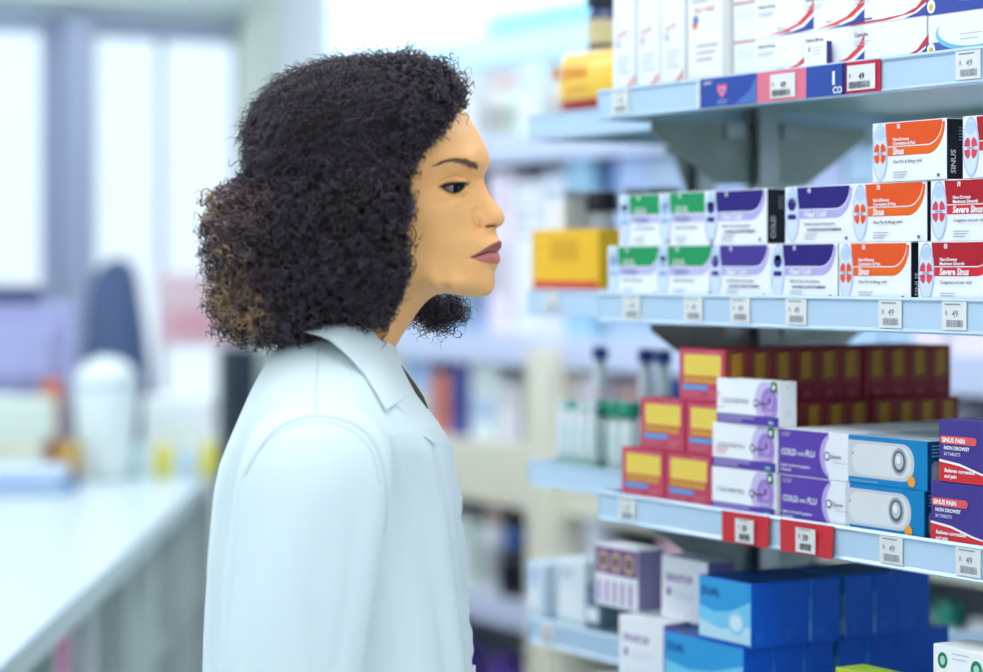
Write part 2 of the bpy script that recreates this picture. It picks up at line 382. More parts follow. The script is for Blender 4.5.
def lime_box():
    W, H, D = 80, 76, 40; mb = MB(); mb.box(0, W/1e3, 0, D/1e3, 0, H/1e3, ink(176, 206, 60), .0008); a = Art(mb, 'front'); a.rect(4, 10, 76, 50, ink(240, 246, 220)); a.lines(8, 70, 40, 2, ink(90, 130, 40), 3)
    return mb.mesh('plaster_packet')

ORA, ORB = ink(232, 84, 24), ink(238, 104, 24)
KIND = {
 'orange': relief_box(ORA, ORB, ORA, ('Non-Drowsy', 'Congestion & Pain'), 'Sinus', 'Sinus Pain & Allergy relief', None, 'SINUS'),
 'red': relief_box(ink(178, 24, 40), ink(214, 40, 54), ink(220, 70, 90), ('Non-Drowsy', 'Maximum Strength'), 'Severe Sinus', 'Congestion and pain relief', None, 'SINUS'),
 'purple': relief_box(ink(34, 22, 118), ink(184, 174, 228), ink(40, 28, 126), None, 'Head Cold', 'Relief of head cold symptoms', 'congestion pressure headache', 'COLD', True),
 'violet': relief_box(ink(66, 50, 142), ink(186, 178, 226), ink(80, 60, 150), None, 'Head Cold', 'Relief of head cold symptoms', 'congestion pressure headache', 'COLD', True),
 'green': relief_box(ink(18, 150, 88), ink(196, 190, 228), ink(150, 180, 220), ('Cold and flu', 'day and night'), 'Daytime', 'Relief of cold symptoms', None, 'COLD', True, ink(150, 150, 200)),
 'swoosh': swoosh_box(), 'small': swoosh_small(), 'line': line_box(), 'tall': tall_box(0), 'tallb': tall_box(1), 'swirl0': teal_swirl_box(0), 'swirl1': teal_swirl_box(1), 'card': standing_card(),
 'rb': red_box(), 'cw': coldflu_white(), 'cp': coldflu_purple(), 'lz': lozenge_box(), 'sp': sinuspain_box(), 'bb': blue_box(), 'bw': blue_box(150), 'sw': sinuwhite_box(0), 'sv': sinuwhite_box(1), 'gd': greendot_box(), 'lime': lime_box(),
}
NAMES = {'orange':'sinus_carton','red':'sinus_carton','purple':'head_cold_carton','violet':'head_cold_carton','green':'daytime_cold_carton','swoosh':'painkiller_carton','small':'plain_carton','line':'capsule_carton','tall':'syrup_carton','tallb':'syrup_carton','swirl0':'swirl_carton','swirl1':'swirl_carton','card':'small_card_box','rb':'red_carton','cw':'cold_and_flu_carton','cp':'cold_and_flu_carton','lz':'lozenge_carton','sp':'sinus_pain_carton','bb':'blue_carton','bw':'blue_carton','sw':'tablet_carton','sv':'tablet_carton','gd':'ointment_carton','lime':'plaster_packet'}
def put(kind, t, z, label, group, s=.004, rot=0.0):
    o = bpy.data.objects.new(NAMES[kind], KIND[kind]); COL.objects.link(o)
    o.location = Wd(t, s, z); o.rotation_euler[2] = ANG + rot
    return tag(o, label, 'box', group)

# ------------------------------------------------------------------ shelving
METAL = M('shelf_metal', (206, 216, 226), .35, .15, var=.04, scale=6, bump=.05)
FASC = M('fascia_plastic', (184, 212, 234), .3, coat=.4, var=.04, scale=8)
UNDER = M('shelf_panel_tinted', (150, 190, 190), .3, .2, var=.1, scale=9)
STEEL = M('upright_steel', (150, 158, 160), .3, .8, var=.1, scale=15)
BRK = M('bracket_grey', (150, 160, 154), .45, .5, var=.18, scale=18)
TAGP = ink(226, 230, 226); TGI = ink(146, 148, 160); FLAG = ink(204, 44, 54)
def shelf_rack(T0, T1, s0, depth, levels, post_t, post_s, name, label, tags, flags, banner=None, brk=.17, top=2.15, label_of=None):
    """levels: heights of the shelf surfaces relative to the lens; local x = -t, y = s"""
    root = empty(name, Wd(0, 0, -EYE), ANG); tag(root, label, 'shelf rack')
    x0, x1 = -T1, -T0
    mb = MB()
    for w in (-.011, .011): mb.box(-post_t+w-.006, -post_t+w+.006, post_s-.015, post_s+.015, 0, top, STEEL, .001)
    mb.box(-post_t-.005, -post_t+.005, post_s-.006, post_s+.006, 0, top, BRK)
    mb.build('upright', root)
    if T0 < 0:
        mb = MB()
        for w in (-.011, .011): mb.box(x1-.02+w-.006, x1-.02+w+.006, post_s-.015, post_s+.015, 0, top, STEEL, .001)
        mb.build('upright', root)
    mb = MB(); mb.box(x0, x1, s0, s0+depth, .02, .12, METAL, .003); mb.build('base_plinth', root)
    for li, zz in enumerate(levels):
        z = EYE + zz
        mb = MB(); mb.box(x0+.002, x1-.002, s0+.002, s0+depth-.002, z-.012, z, UNDER, .001)
        mb.box(x0+.002, x1-.002, s0+.03, s0+.045, z-.026, z-.012, METAL); mb.box(x0+.002, x1-.002, s0+depth-.05, s0+depth-.035, z-.026, z-.012, METAL)
        sh = mb.build('shelf', root)
        # price channel: folded lip in front, returned at the ends
        mb = MB(); h0, h1 = z-.031, z+.005
        prof = [(s0+.002, h1), (s0-.005, h1+.0006), (s0-.007, h1-.002), (s0-.0045, h1-.005), (s0-.0045, h0+.005), (s0-.007, h0+.002), (s0-.005, h0), (s0+.002, h0)]
        P = [[(x0-.003, y, q), (x1+.003, y, q)] for y, q in prof]
        mb.grid(P, FASC, sm=False)
        for xe in (x0-.003, x1+.003): mb.poly([(xe, y, q) for y, q in prof], FASC)
        mb.box(x0-.004, x0-.001, s0-.006, s0+depth, h0, h1, FASC, .0008); mb.box(x1+.001, x1+.004, s0-.006, s0+depth, h0, h1, FASC, .0008)
        mb.build('price_channel', sh)
        for sg in (-1, 1):      # triangular bracket arms carrying the shelf from the upright
            mb = MB(); e = post_s + sg*brk
            A = [(post_s+sg*.012, z-.03), (e, z-.03), (e, z-.042), (post_s+sg*brk*.42, z-.105), (post_s+sg*.012, z-.105)]
            for xx, fl in ((-post_t-.001, 0), (-post_t+.002, 1)):
                q = [(xx, a, b) for a, b in A]; mb.poly(q if fl else q[::-1], BRK)
            for i in range(len(A)):
                (a, b), (c, d) = A[i], A[(i+1) % len(A)]
                mb.poly([(-post_t-.001, a, b), (-post_t+.002, a, b), (-post_t+.002, c, d), (-post_t-.001, c, d)], BRK)
            mb.box(-post_t-.003, -post_t+.006, min(post_s+sg*.03, post_s+sg*.06), max(post_s+sg*.03, post_s+sg*.06), z-.05, z-.028, STEEL, .001)
            mb.build('bracket', sh)
        for tx in tags.get(li, []):
            mb = MB(); y = s0-.0058; xc = -T(tx, -.006) if tx > 300 else -tx; w = .0175
            mb.box(xc-w, xc+w, y-.0004, y, z-.026, z+.003, TAGP)
            a = Art(mb, 'front', off=-(y-.0004)); a.k = 1
            X = (xc-w)*1000; Z = (z-.026)*1000
            a.text('R', X+5, Z+14, 7, TGI, .01); a.text('49', X+15, Z+13, 9, TGI, .02); a.barcode(X+7, Z+3, X+30, Z+10, TGI); a.lines(X+5, Z+26, 22, 1, ink(140, 142, 150), 2, 1.2)
            mb.build('price_tag', sh)
        for fx0, fx1 in flags.get(li, []):
            a0, a1 = -T(fx0, -.0075), -T(fx1, -.0075); mb = MB(); y = s0-.0075
            mb.poly([(a0, y, z+.004), (a0+.004, y-.003, z-.030), (a1, y-.003, z-.030), (a1, y, z+.004)], FLAG); mb.poly([(a0, y+.0006, z+.004), (a1, y+.0006, z+.004), (a1, y-.0024, z-.030), (a0+.004, y-.0024, z-.030)], FLAG)
            c = (a0+a1)/2+.002
            mb.box(c-.015, c+.017, y-.0045, y-.0035, z-.028, z-.002, TAGP); a = Art(mb, 'front', off=-(y-.0045)); X = (c-.013)*1000; Z = (z-.028)*1000
            a.text('R', X+3, Z+15, 6, INKK, .01); a.text('59', X+10, Z+13, 9, INKK, .03); a.barcode(X+5, Z+3, X+24, Z+10, INKK); a.lines(X+4, Z+25, 18, 1, ink(110, 110, 110), 2, .8)
            mb.build('sale_flag', sh)
        if banner is not None and li == banner: 
            y = s0-.0075; mb = MB(); a = Art(mb, 'front', off=-y)
            def X_(p): return -T(p, -.0075)*1000
            Z = (z-.029)*1000; Z1 = Z+33; BL = ink(44, 76, 160)
            for p0, p1, c in ((700, 757, BL), (757, 806, ink(226, 120, 140)), (806, 846, BL), (842, 880, ink(196, 40, 70))):
                mb.box(X_(p0)/1000, X_(p1)/1000, y, y+.0012, Z/1000, Z1/1000, c)
            hx_ = X_(722); HT = [(hx_+9*math.sin(q_)**3, Z+18+.62*(13*math.cos(q_)-5*math.cos(2*q_)-2*math.cos(3*q_)-math.cos(4*q_))) for q_ in [2*PI*i_/32 for i_ in range(32)]]; a.poly(HT[::-1], ink(226, 90, 130)); a.poly([(hx_+(x_-hx_)*.6, Z+18+(y_-Z-18)*.6) for x_, y_ in HT[::-1]], ink(240, 180, 200)); a.poly([(hx_+(x_-hx_)*.35, Z+18+(y_-Z-18)*.35) for x_, y_ in HT[::-1]], ink(44, 76, 160)); a.lines(X_(718), Z+7, 18, 2, ink(170, 190, 230), 3); a.text('HEART', X_(704), Z+26, 5, WHITE, .01)
            a.poly([(X_(735), Z+1), (X_(750), Z+14), (X_(757), Z+30), (X_(757), Z+1)], ink(80, 116, 190))
            a.text('I', X_(834)-2, Z+12, 18, WHITE, .06); a.text('CO', X_(834)-1, Z+2, 10, WHITE, .03)
            a.k += 1
            for p0, p1 in ((771, 796), (848, 876)):
                a.rect(X_(p0), Z+3, X_(p1), Z+29, TAGP); c = X_(p0)+3; w = X_(p1)-X_(p0); a.text('49', c+w*.35, Z+14, 9, INKK, .03); a.text('R', c, Z+16, 6, INKK, .01); a.barcode(c, Z+5, c+w*.75, Z+12, ink(60, 60, 80))
                a.k -= 4
            mb.build('promotion_strip', sh)
    return root
LV = [.210, -.035, -.275, -.4965, -.80, -1.12]
shelf_rack(-.45, .458, 0, .5, LV, .437, .226, 'shelf_rack', 'double sided pale metal shelf rack filled with medicine cartons, nearest the viewer on the right',
  {0: [620, 706, 968], 1: [631.5, 693, 740, 796, 890, 954], 2: [627, 891, 968], 3: [640, 760, 880]}, {2: [(722, 770), (780, 834)]}, banner=0)
shelf_rack(.47, .885, .172, .46, LV, .80, .40, 'shelf_rack', 'shorter set back shelf rack beyond the near one, right of the woman',
  {1: [.83], 2: [.55], 3: [.84]}, {}, brk=.05)

z2, z3, z1, z4 = LV[1], LV[2], LV[0], LV[3]
# second shelf ------------------------------------------------------
H = .0613
G2 = 'sinus and cold relief cartons on the shelf at face height'
for k, px, row, what in (('green', 608, 0, 'green topped white cold carton, lower row, far left end of the shelf'), ('green', 657, 0, 'green topped white cold carton, lower row, second from the left end'),
    ('violet', 709, 0, 'violet head cold carton, lower row, beside the green ones'), ('purple', 771, 0, 'dark blue head cold carton, lower row, left of the orange sinus carton'),
    ('orange', 838.5, 0, 'orange sinus carton, lowest of the three orange ones'), ('red', 918, 0, 'red severe sinus carton, lowest at the right edge'),
    ('green', 619, 1, 'green topped white cold carton, upper row, at the left end'), ('green', 659, 1, 'green topped white cold carton, upper row, touching the blue head cold carton'),
    ('purple', 704.5, 1, 'dark blue head cold carton, upper row, showing its black end'), ('purple', 785, 1, 'dark blue head cold carton, upper row, left of the orange sinus carton'),
    ('orange', 852.5, 1, 'orange sinus carton in the upper row, middle of the three orange ones'), ('red', 930.5, 1, 'red severe sinus carton in the upper row at the right edge'),
    ('orange', 872.5, 2, 'orange sinus carton alone on top of the two rows'), ('red', 962.5, 2, 'red severe sinus carton topmost at the right edge')):
    sx = .004
    put(k, T(px), z2 + .0004 + row*H, what, G2, s=sx, rot=(.0, .012, -.012)[row])
# third shelf --------------------------------------------------------
G3 = 'red cartons with yellow panels stacked on the third shelf'
RT = {0: [(.4245), (.3345)], 1: [.385, .2945], 2: [.308]}
H3 = .0608
lab = {(0, 0): 'red carton with yellow panel, bottom row, left end', (0, 1): 'red carton with yellow panel, bottom row, beside the white cold and flu cartons', (1, 0): 'red carton with yellow panel, middle row, left one', (1, 1): 'red carton with yellow panel, middle row, half hidden by the white cartons', (2, 0): 'red carton with yellow panel, topmost of the pyramid'}
for row in (0, 1, 2):
    for j, t in enumerate(RT[row]): put('rb', t, z3+.0004+row*H3, lab[(row, j)], G3)
for row, t in ((1, .2945), (2, .308)):
    for j in range(1, 10):
        sg = .004 + j*.0334 + (.006 if j >= 6 else 0)
        put('rb', t, z3+.0004+row*H3, 'red carton showing its brown end, %s behind the front in the %s row' % (ORD[j-1], ('bottom', 'middle', 'top')[row]), G3, s=sg)
for j in range(1, 11): put('rb', .3345, z3+.0004, 'red carton, %s behind the front in the hidden bottom row' % ORD[j-1], G3, s=.004+j*.0334+(.006 if j >= 6 else 0))

G4 = 'white and purple cold and flu cartons on the third shelf'
for row, px in ((0, 712.5), (1, 713.2), (2, 717.5)):
    put('cw', T(px), z3+.0004+row*.0503, 'white cold and flu carton with a lilac circle, %s of its stack of three' % ('lowest', 'middle', 'topmost')[row], G4, s=.003, rot=(0, 0, -.02)[row])
for row in (0, 1):
    for j in range(0, 15):
        if row == 0 and j: continue
        lb = ('purple cold and flu carton, %s of the two fronts' % ('lower', 'upper')[row]) if j == 0 else 'cold and flu carton lying behind the upper purple front, %s one back' % ORD[j-1]
        put('cp', T(778.5)+ (0 if row else -.003) + .002*math.sin(j*2.1)*(j > 0), z3+.0004+row*.0503, lb, G4, s=.004+j*.0247)
G5 = 'blue lozenge cartons with a grey oval on the third shelf'
for row in (0, 1):
    for j in range(0, 15):
        if row == 0 and j > 3: continue
        lb = ('blue and grey lozenge carton, %s of the two fronts' % ('lower', 'upper')[row]) if j == 0 else 'blue lozenge carton behind the %s front, %s one back' % (('lower', 'upper')[row], ORD[j-1])
        put('lz', T(848)-(.0 if row else -.0045) - .0015*math.sin(j*1.7)*(j > 0), z3+.0004+row*.0503, lb, G5, s=.004+j*.0247)
G6 = 'navy and red sinus pain cartons at the right of the third shelf'
put('sp', T(930.5), z3+.0004, 'navy and red sinus pain carton, lower of the two at the right edge', G6)
put('sp', T(939), z3+.0004+.0623, 'navy and red sinus pain carton, upper of the two at the right edge', G6)
# top shelf -----------------------------------------------------------
G7 = 'white medicine cartons on the top shelf'
for i, px in enumerate((613, 637, 661)): put('tall', T(px, .014), z1+.0004, 'tall white syrup carton with an orange swoosh, %s' % ('leftmost of three', 'middle of three', 'rightmost of three beside the cream one')[i], G7, s=.014)
put('tallb', T(686, .014), z1+.0004, 'tall cream carton with small round coloured marks', G7, s=.016)
rows = ('lower', 'middle', 'upper')
for row in (0, 1, 2):
    put('small', T(722, .014)-.0, z1+.0004+row*.0438, 'plain white carton with a faint red foot line, %s row' % rows[row], G7, s=.03)
    put('swoosh', T(754.5, .014), z1+.0004+row*.0438, 'white carton with red and blue swoosh, left column, %s row' % rows[row], G7, s=.014)
    put('swoosh', T(800.5, .014)-.002, z1+.0004+row*.0438, 'white carton with red and blue swoosh, right column, %s row' % rows[row], G7, s=.014)
    put('line', T(848.5, .014)-.002, z1+.0004+row*.0438, 'long white carton with a thin red line, %s row' % rows[row], G7, s=.014)
    put('swirl%d' % (row % 2), T(926, .014), z1+.0004+row*.0438, 'white carton with blue oval swirl at the right edge, %s row' % rows[row], G7, s=.014)
put('card', T(812, .014), z1+.0004, 'small cream carton standing in front of the swoosh cartons', G7, s=.003)
# bottom visible shelf ---------------------------------------------------
G8 = 'royal blue cartons at the foot of the rack'
for j in range(6):
    put('bb', .270+.0016*math.sin(j*2.6), z4+.0004+.0729, 'royal blue carton with pale wave front, front of the upper row' if j == 0 else 'royal blue carton showing its plain end, %s behind the upper front' % ORD[j-1], G8, s=.004+j*.0424+(.01 if j >= 3 else 0))
for j in range(7):
    put('bw', .335+.002*math.sin(j*2.2+1), z4+.0004, 'long royal blue carton with pale wave front, front of the lower row' if j == 0 else 'long royal blue carton, %s behind the front of the lower row' % ORD[j-1], G8, s=.004+j*.0424+(.01 if j >= 3 else 0))
G9 = 'white and purple tablet cartons left of the blue ones'
put('sw', T(608), z4+.0004, 'white tablet carton with purple wording, lower row, left', G9, s=.02)

put('sw', .36+.09, z4+.0004, 'white tablet carton standing behind the lower left one', G9, s=.065)

put('sv', T(603, .06)-.005, z4+.0008+.0754, 'purple and white tablet carton with three beige windows, upper row', G9, s=.045)
put('sw', T(643, .03)-.01, z4+.0008+.0754, 'white tablet carton with purple wording, upper row, beside the blue cartons', G9, s=.05)
put('gd', T(936), z4+.0004, 'white ointment carton with green dots at the right bottom', 'low cartons at the right bottom', s=-.0)
put('lime', T(838), z4+.0004, 'lime green plaster packet at the bottom edge', 'low cartons at the right bottom', s=-.0)

# ------------------------------------------------------------------ goods on the set back rack
def bottle(name, r, h, bodycol, capcol, bandcol=None, label='', group=None, t=0, s=0, z=0, caph=.25, neck=.5):
    hb = h*(1-caph); mb = MB(); bm = M('plastic_%02x%02x%02x' % bodycol, bodycol, .25, coat=.3)
    mb.lathe([(r*.9, 0), (r, r*.12), (r, hb*.8), (r*.85, hb*.92), (r*neck, hb)], 0, 0, bm)
    if bandcol: mb.lathe([(r*1.01, hb*.18), (r*1.01, hb*.7)], 0, 0, ink(*bandcol), cap=False)
    o = mb.build(name, None, Wd(t, s, z), ANG); tag(o, label, 'bottle', group)
    mc = MB(); cm = M('plastic_%02x%02x%02x' % capcol, capcol, .3)
    mc.lathe([(r*neck*1.25, hb), (r*neck*1.3, hb+.001), (r*neck*1.25, h-.002), (r*neck*1.1, h)], 0, 0, cm); mc.build('cap', o)
    return o
def pouch(w, h, d, mb, c1, c2):
    P = []
    for j in range(13):
        v = j/12; zz = v*h; th = d*math.sin(PI*min(max(v*1.0, .0), 1))**.5*.5 + .002
        ww = w*(1 - .04*math.sin(PI*v)); row = []
        for k in range(24):
            a = 2*PI*k/24; row.append((w/2 + ww/2*math.copysign(abs(math.cos(a))**.5, math.cos(a)), d/2+th*math.copysign(abs(math.sin(a))**.8, math.sin(a)), zz))
        P.append(row)
    mb.grid(P[:4], c2, closeu=True); mb.grid(P[3:], c1, closeu=True)
    mb.face([i for i in range(24)][::-1], c2); n = len(mb.v)-24; mb.face([n+i for i in range(24)], c1)
sR = .178
mb = MB(); YL = M('pouch_yellow', (248, 200, 50), .35, coat=.3); RD = M('pouch_red', (206, 48, 44), .35, coat=.3)
pouch(.175, .09, .05, mb, YL, RD)
a = Art(mb, 'front', off=.003); a.text('RENNI', 30, 52, 22, ink(226, 130, 50), .02); a.ell(18, 60, 7, 9, ink(226, 130, 50)); a.lines(40, 40, 60, 2, ink(230, 160, 60), 6, 2)
tag(mb.build('snack_pouch', None, Wd(T(546, sR)-.0, sR+.006, z1+.0005), ANG), 'yellow pouch with a red foot on the top shelf of the set back rack', 'pouch')
bottle('vitamin_jar', .028, .085, (40, 56, 104), (24, 26, 40), (210, 196, 150), 'dark blue jar with black lid above the yellow pouch', None, T(604, sR+.09), sR+.095, z1+.0905+.004, .22, .85)
mb = MB(); mb.box(0, .17, 0, .05, 0, .088, ink(244, 190, 34), .001); a = Art(mb, 'front'); a.rect(.5, .5, 169, 16, ink(222, 70, 40)); a.rect(0.5, 16, 169, 17.4, ink(240, 150, 50)); a.rect(50, 44, 120, 74, ink(222, 166, 24)); a.rect(1, 1, 6, 86, ink(236, 210, 150))
tag(mb.build('yellow_carton', None, Wd(T(529, sR)-.0, sR+.004, z2+.0005), ANG), 'long yellow carton with red foot on the set back rack, beside her mouth', 'box')
mb = MB(); mb.box(0, .05, 0, .05, .134, .146, METAL, .002); mb.box(.0, .05, .0, .05, 0, .134, ink(240, 240, 238), .002)
tag(mb.build('white_dispenser', None, Wd(T(548, .24), .235, z2+.0006), ANG), 'white carton standing behind the long yellow one', 'box')
for i, px in enumerate((602, 640, 662)):
    bottle('black_cap_jar', .022, .145, (228, 232, 238), (26, 28, 42), (60, 80, 150), 'white jar with black lid %s' % ('nearest the yellow carton', 'behind the green topped cartons', 'behind the chrome upright')[i], 'black lidded jars on the set back rack', T(px, .30), .30, z2+.0005, .2, .9)
G10 = 'tubes and bottles on the set back rack'
for i, px in enumerate((563, 573, 583, 593)):
    bottle('clear_tube', .0085, .084, (234, 242, 242), (60, 170, 150) if i == 1 else (206, 226, 226), (222, 236, 238), 'white tube with green foot at the rack end, %s of four' % ORD[i], G10, T(px, .20), .20, z3+.0055, .12, .8)
mb = MB(); mb.box(0, .075, 0, .03, 0, .0052, M('tray_green', (16, 150, 122), .4), .001); tag(mb.build('green_tray', None, Wd(T(557, .185), .185, z3+.0003), ANG), 'shallow green tray under the four white tubes', 'tray')
for i, px in enumerate((604, 617, 630)):
    bottle('green_cap_bottle', .0125, .092, (236, 243, 241), (14, 140, 110), (220, 236, 234), 'squat white bottle with wide green cap, %s of three' % ORD[i], G10, T(px, .225), .225, z3+.0005, .24, .95)
for i, px in enumerate((600, 646, 663)):
    bottle('blue_cap_tube', .011, .16, (222, 228, 232), (26, 66, 150), (226, 214, 218), 'slim tall bottle with blue cap, %s along the back' % ORD[i], 'blue capped bottles along the back', T(px, .32), .32, z3+.0005, .12, .85)
for i, (px, w, h, c) in enumerate(((528, .05, .075, (206, 222, 236)), (560, .07, .09, (226, 236, 240)), (588, .04, .06, (90, 110, 130)))):
    mb = MB(); mb.box(0, w, 0, .06, 0, h, ink(*c), .002); a = Art(mb, 'front'); a.rect(5, 10, w*800, h*500, ink(236, 240, 244)); a.lines(6, h*850, w*600, 3, ink(150, 170, 200), 6, 2)
    tag(mb.build('pale_carton', None, Wd(T(px, .2), .195, z4+.0005), ANG), ('pale blue carton at the left end of the low shelf', 'white carton beside the pale blue one on the low shelf', 'slate grey carton beside the white one on the low shelf')[i], 'box')
# ------------------------------------------------------------------ the room
SW, TW, SN, TN = 1.85, 5.2, -3.2, -3.0         # back wall, window wall, near wall, right wall
WALL = M('wall_paint', (226, 236, 242), .7, var=.03, scale=3); FLOOR = M('floor_vinyl', (214, 220, 222), .35, var=.08, scale=2)
CEIL = M('ceiling_tile', (240, 243, 245), .8, var=.03, scale=5); FRM = M('window_frame_metal', (168, 178, 202), .4, .2, var=.05)
GLASS = bpy.data.materials.new('window_glass'); GLASS.use_nodes = True
nt = GLASS.node_tree; nt.nodes.clear(); out = nt.nodes.new('ShaderNodeOutputMaterial'); tr = nt.nodes.new('ShaderNodeBsdfTransparent'); gl = nt.nodes.new('ShaderNodeBsdfGlossy'); mx = nt.nodes.new('ShaderNodeMixShader'); fr = nt.nodes.new('ShaderNodeFresnel')
tr.inputs[0].default_value = (.93, .97, .98, 1); gl.inputs['Roughness'].default_value = .02; fr.inputs[0].default_value = 1.3
nt.links.new(fr.outputs[0], mx.inputs[0]); nt.links.new(tr.outputs[0], mx.inputs[1]); nt.links.new(gl.outputs[0], mx.inputs[2]); nt.links.new(mx.outputs[0], out.inputs[0])
TRM = M('trim_cream', (216, 226, 214), .6, var=.04)
def L3(t, s, zabs): p = Wd(t, s); return (p[0], p[1], zabs)
def slab(name, t0, t1, s0, s1, z0, z1, mat, kind='structure', parent=None, bev=0):
    mb = MB(); mb.box(-t1, -t0, s0, s1, z0, z1, mat, bev)
    o = mb.build(name, parent, None if parent else Wd(0, 0, -EYE), 0 if parent else ANG)
    if kind: o['kind'] = kind
    return o
slab('floor', TN-.1, TW+.1, SN-.1, SW+.1, -.08, 0, FLOOR)
slab('ceiling', TN-.1, TW+.1, SN-.1, SW+.1, 2.8, 2.9, CEIL)
slab('wall_back', TN-.1, TW+.1, SW, SW+.1, 0, 2.8, WALL)
mb = MB()
mb.box(-TW-.1, -TN+.1, SN-.1, SN, 2.4, 2.8, WALL); mb.box(-TW-.1, -TN+.1, SN-.1, SN, 0, .3, WALL)
for t_ in (-3.0, -1.4, .2, 1.8, 3.4, 5.15): mb.box(-t_-.06, -t_+.06, SN-.1, SN, .3, 2.4, WALL)
mb.build('wall_near', None, Wd(0, 0, -EYE), ANG)['kind'] = 'structure'
for i_, (a_, b_) in enumerate(((-2.94, -1.46), (-1.34, .14), (.26, 1.74), (1.86, 3.34), (3.46, 5.09))):  # unseen windows behind the camera, added for soft frontal light
    mb = MB()
    for q in ((-b_, -b_+.04), (-a_-.04, -a_)): mb.box(q[0], q[1], SN-.08, SN-.02, .3, 2.4, FRM, .004)
    for q in ((.3, .34), (2.36, 2.4)): mb.box(-b_+.04, -a_-.04, SN-.08, SN-.02, q[0], q[1], FRM, .004)
    fill_window = mb.build('window_%d' % (i_+5), None, Wd(0, 0, -EYE), ANG); fill_window['kind'] = 'structure'
    mb = MB(); mb.box(-b_+.04, -a_-.04, SN-.053, SN-.047, .34, 2.36, GLASS); mb.build('pane', fill_window)
slab('wall_right', TN-.1, TN, SN, SW, 0, 2.8, WALL)
# window wall: header, sill, and openings between mullions
mb = MB()
mb.box(-TW-.1, -TW, SN, SW, 2.26, 2.8, WALL); mb.box(-TW-.1, -TW, SN, SW, 0, .12, WALL); mb.box(-TW-.1, -TW, 1.80, SW, .12, 2.26, TRM)
w = mb.build('wall_window_side', None, Wd(0, 0, -EYE), ANG); w['kind'] = 'structure'
edges = [(-3.2, -1.75), (-1.65, -.30), (-.20, 1.115), (1.215, 1.80)]
for i, (a, b) in enumerate(edges):
    mb = MB()
    for q in ((a, a+.035), (b-.035, b)): mb.box(-TW-.08, -TW-.02, q[0], q[1], .12, 2.26, FRM, .004)
    for q in ((.12, .17), (2.21, 2.26)): mb.box(-TW-.08, -TW-.02, a+.035, b-.035, q[0], q[1], FRM, .004)
    if i == 3: mb.box(-TW-.07, -TW-.03, 1.482, 1.50, .17, 2.21, ink(214, 224, 236), .002)
    wn = mb.build('window_%d' % (i+1), None, Wd(0, 0, -EYE), ANG); wn['kind'] = 'structure'
    mb = MB(); mb.box(-TW-.053, -TW-.047, a+.035, b-.035, .17, 2.21, GLASS); mb.build('pane', wn)
for i, (a, b) in enumerate(((1.115, 1.215), (-.30, -.20), (-1.75, -1.65))):
    slab('trim_%d' % (i+1), TW-.06, TW+.1, a, b, .12, 2.26, FRM, bev=.006)
slab('trim_4', TW-.10, TW, 1.74, SW, 0, 2.8, TRM, bev=.006)
slab('trim_5', TW-.14, TW, -.2, 1.74, 2.30, 2.42, M('header_grey', (196, 210, 206), .5, var=.04), bev=.006)
slab('baseboard_back', TN, TW-.1, SW-.015, SW, 0, .09, TRM)
slab('baseboard_near', TN, TW, SN, SN+.015, 0, .09, TRM)
# ceiling light panels
LITE = M('light_diffuser', (248, 249, 252), .5, emit=5.2)
FRW = M('light_frame', (236, 240, 242), .4)
def light_panel(t, s, i, lab):
    e = empty('ceiling_light', Wd(t, s, 2.8-EYE), ANG); tag(e, lab, 'ceiling light', 'ceiling light panels')
    mb = MB(); mb.box(-.62, .62, -.32, -.3, -.03, 0, FRW); mb.box(-.62, .62, .3, .32, -.03, 0, FRW); mb.box(-.62, -.6, -.3, .3, -.03, 0, FRW); mb.box(.6, .62, -.3, .3, -.03, 0, FRW); mb.build('light_frame', e)
    mb = MB(); mb.box(-.6, .6, -.3, .3, -.02, -.01, LITE); mb.build('diffuser', e)
rn = ('over the near aisle', 'over the middle of the room', 'along the back wall shelving')
for i, s in enumerate((-2.3, -.75, .95)):
    for j, t in enumerate((-1.9, .1, 2.1, 4.1)):
        light_panel(t, s, i, 'square edged white ceiling panel light %s, %s from the right' % (rn[i], ORD[j]))

# ------------------------------------------------------------------ wall shelving behind
wu = empty('wall_shelf_unit', Wd(0, 0, -EYE), ANG); tag(wu, 'long pale shelf unit full of products along the back wall', 'shelf unit')
WP = M('wall_unit_panel', (222, 230, 238), .5, var=.04); CR = M('gable_cream', (230, 228, 206), .5, var=.04, scale=6); LAV = M('shelf_edge_lavender', (206, 216, 242), .4, var=.03)
U0, U1 = .2, 4.15
mb = MB(); mb.box(-U1, -U0, 1.82, 1.845, 0, 2.35, WP); mb.build('back_panel', wu)
for t in (.2, 1.1, 2.0, 3.8, 4.12): 
    mb = MB(); mb.box(-t-.03, -t, 1.45, 1.82, 0, 2.0, WP, .003); mb.build('gable', wu)
tp = T(538, 1.40); mb = MB(); mb.box(-tp-.055, -tp+.055, 1.40, 1.82, 0, 1.2595, CR, .004); mb.build('gable', wu)['label'] = 'cream gable panel'
WL = [.32, -.17, -.44, -.83, -1.22]
for i, z in enumerate(WL):
    fh = (.06, .07, .15, .06, .08)[i]
    mb = MB(); mb.box(-U1, -U0, 1.45, 1.82, EYE+z-.02, EYE+z, WP, .001); sh = mb.build('shelf', wu)
    mb = MB(); mb.box(-U1, -U0, 1.435, 1.449, EYE+z-fh, EYE+z+.008, CR if i == 2 else LAV, .003); mb.build('shelf_edge', sh)
CY = M('lightbox_face', (200, 234, 250), .4, emit=.8); CY2 = M('lightbox_band', (120, 208, 238), .4, emit=.7)
mb = MB(); mb.box(-4.1, -1.0, 1.52, 1.82, 2.03, 2.36, WP, .004); lb = mb.build('header_lightbox', wu)
mb = MB(); mb.box(-4.08, -1.02, 1.512, 1.519, 2.045, 2.34, CY)
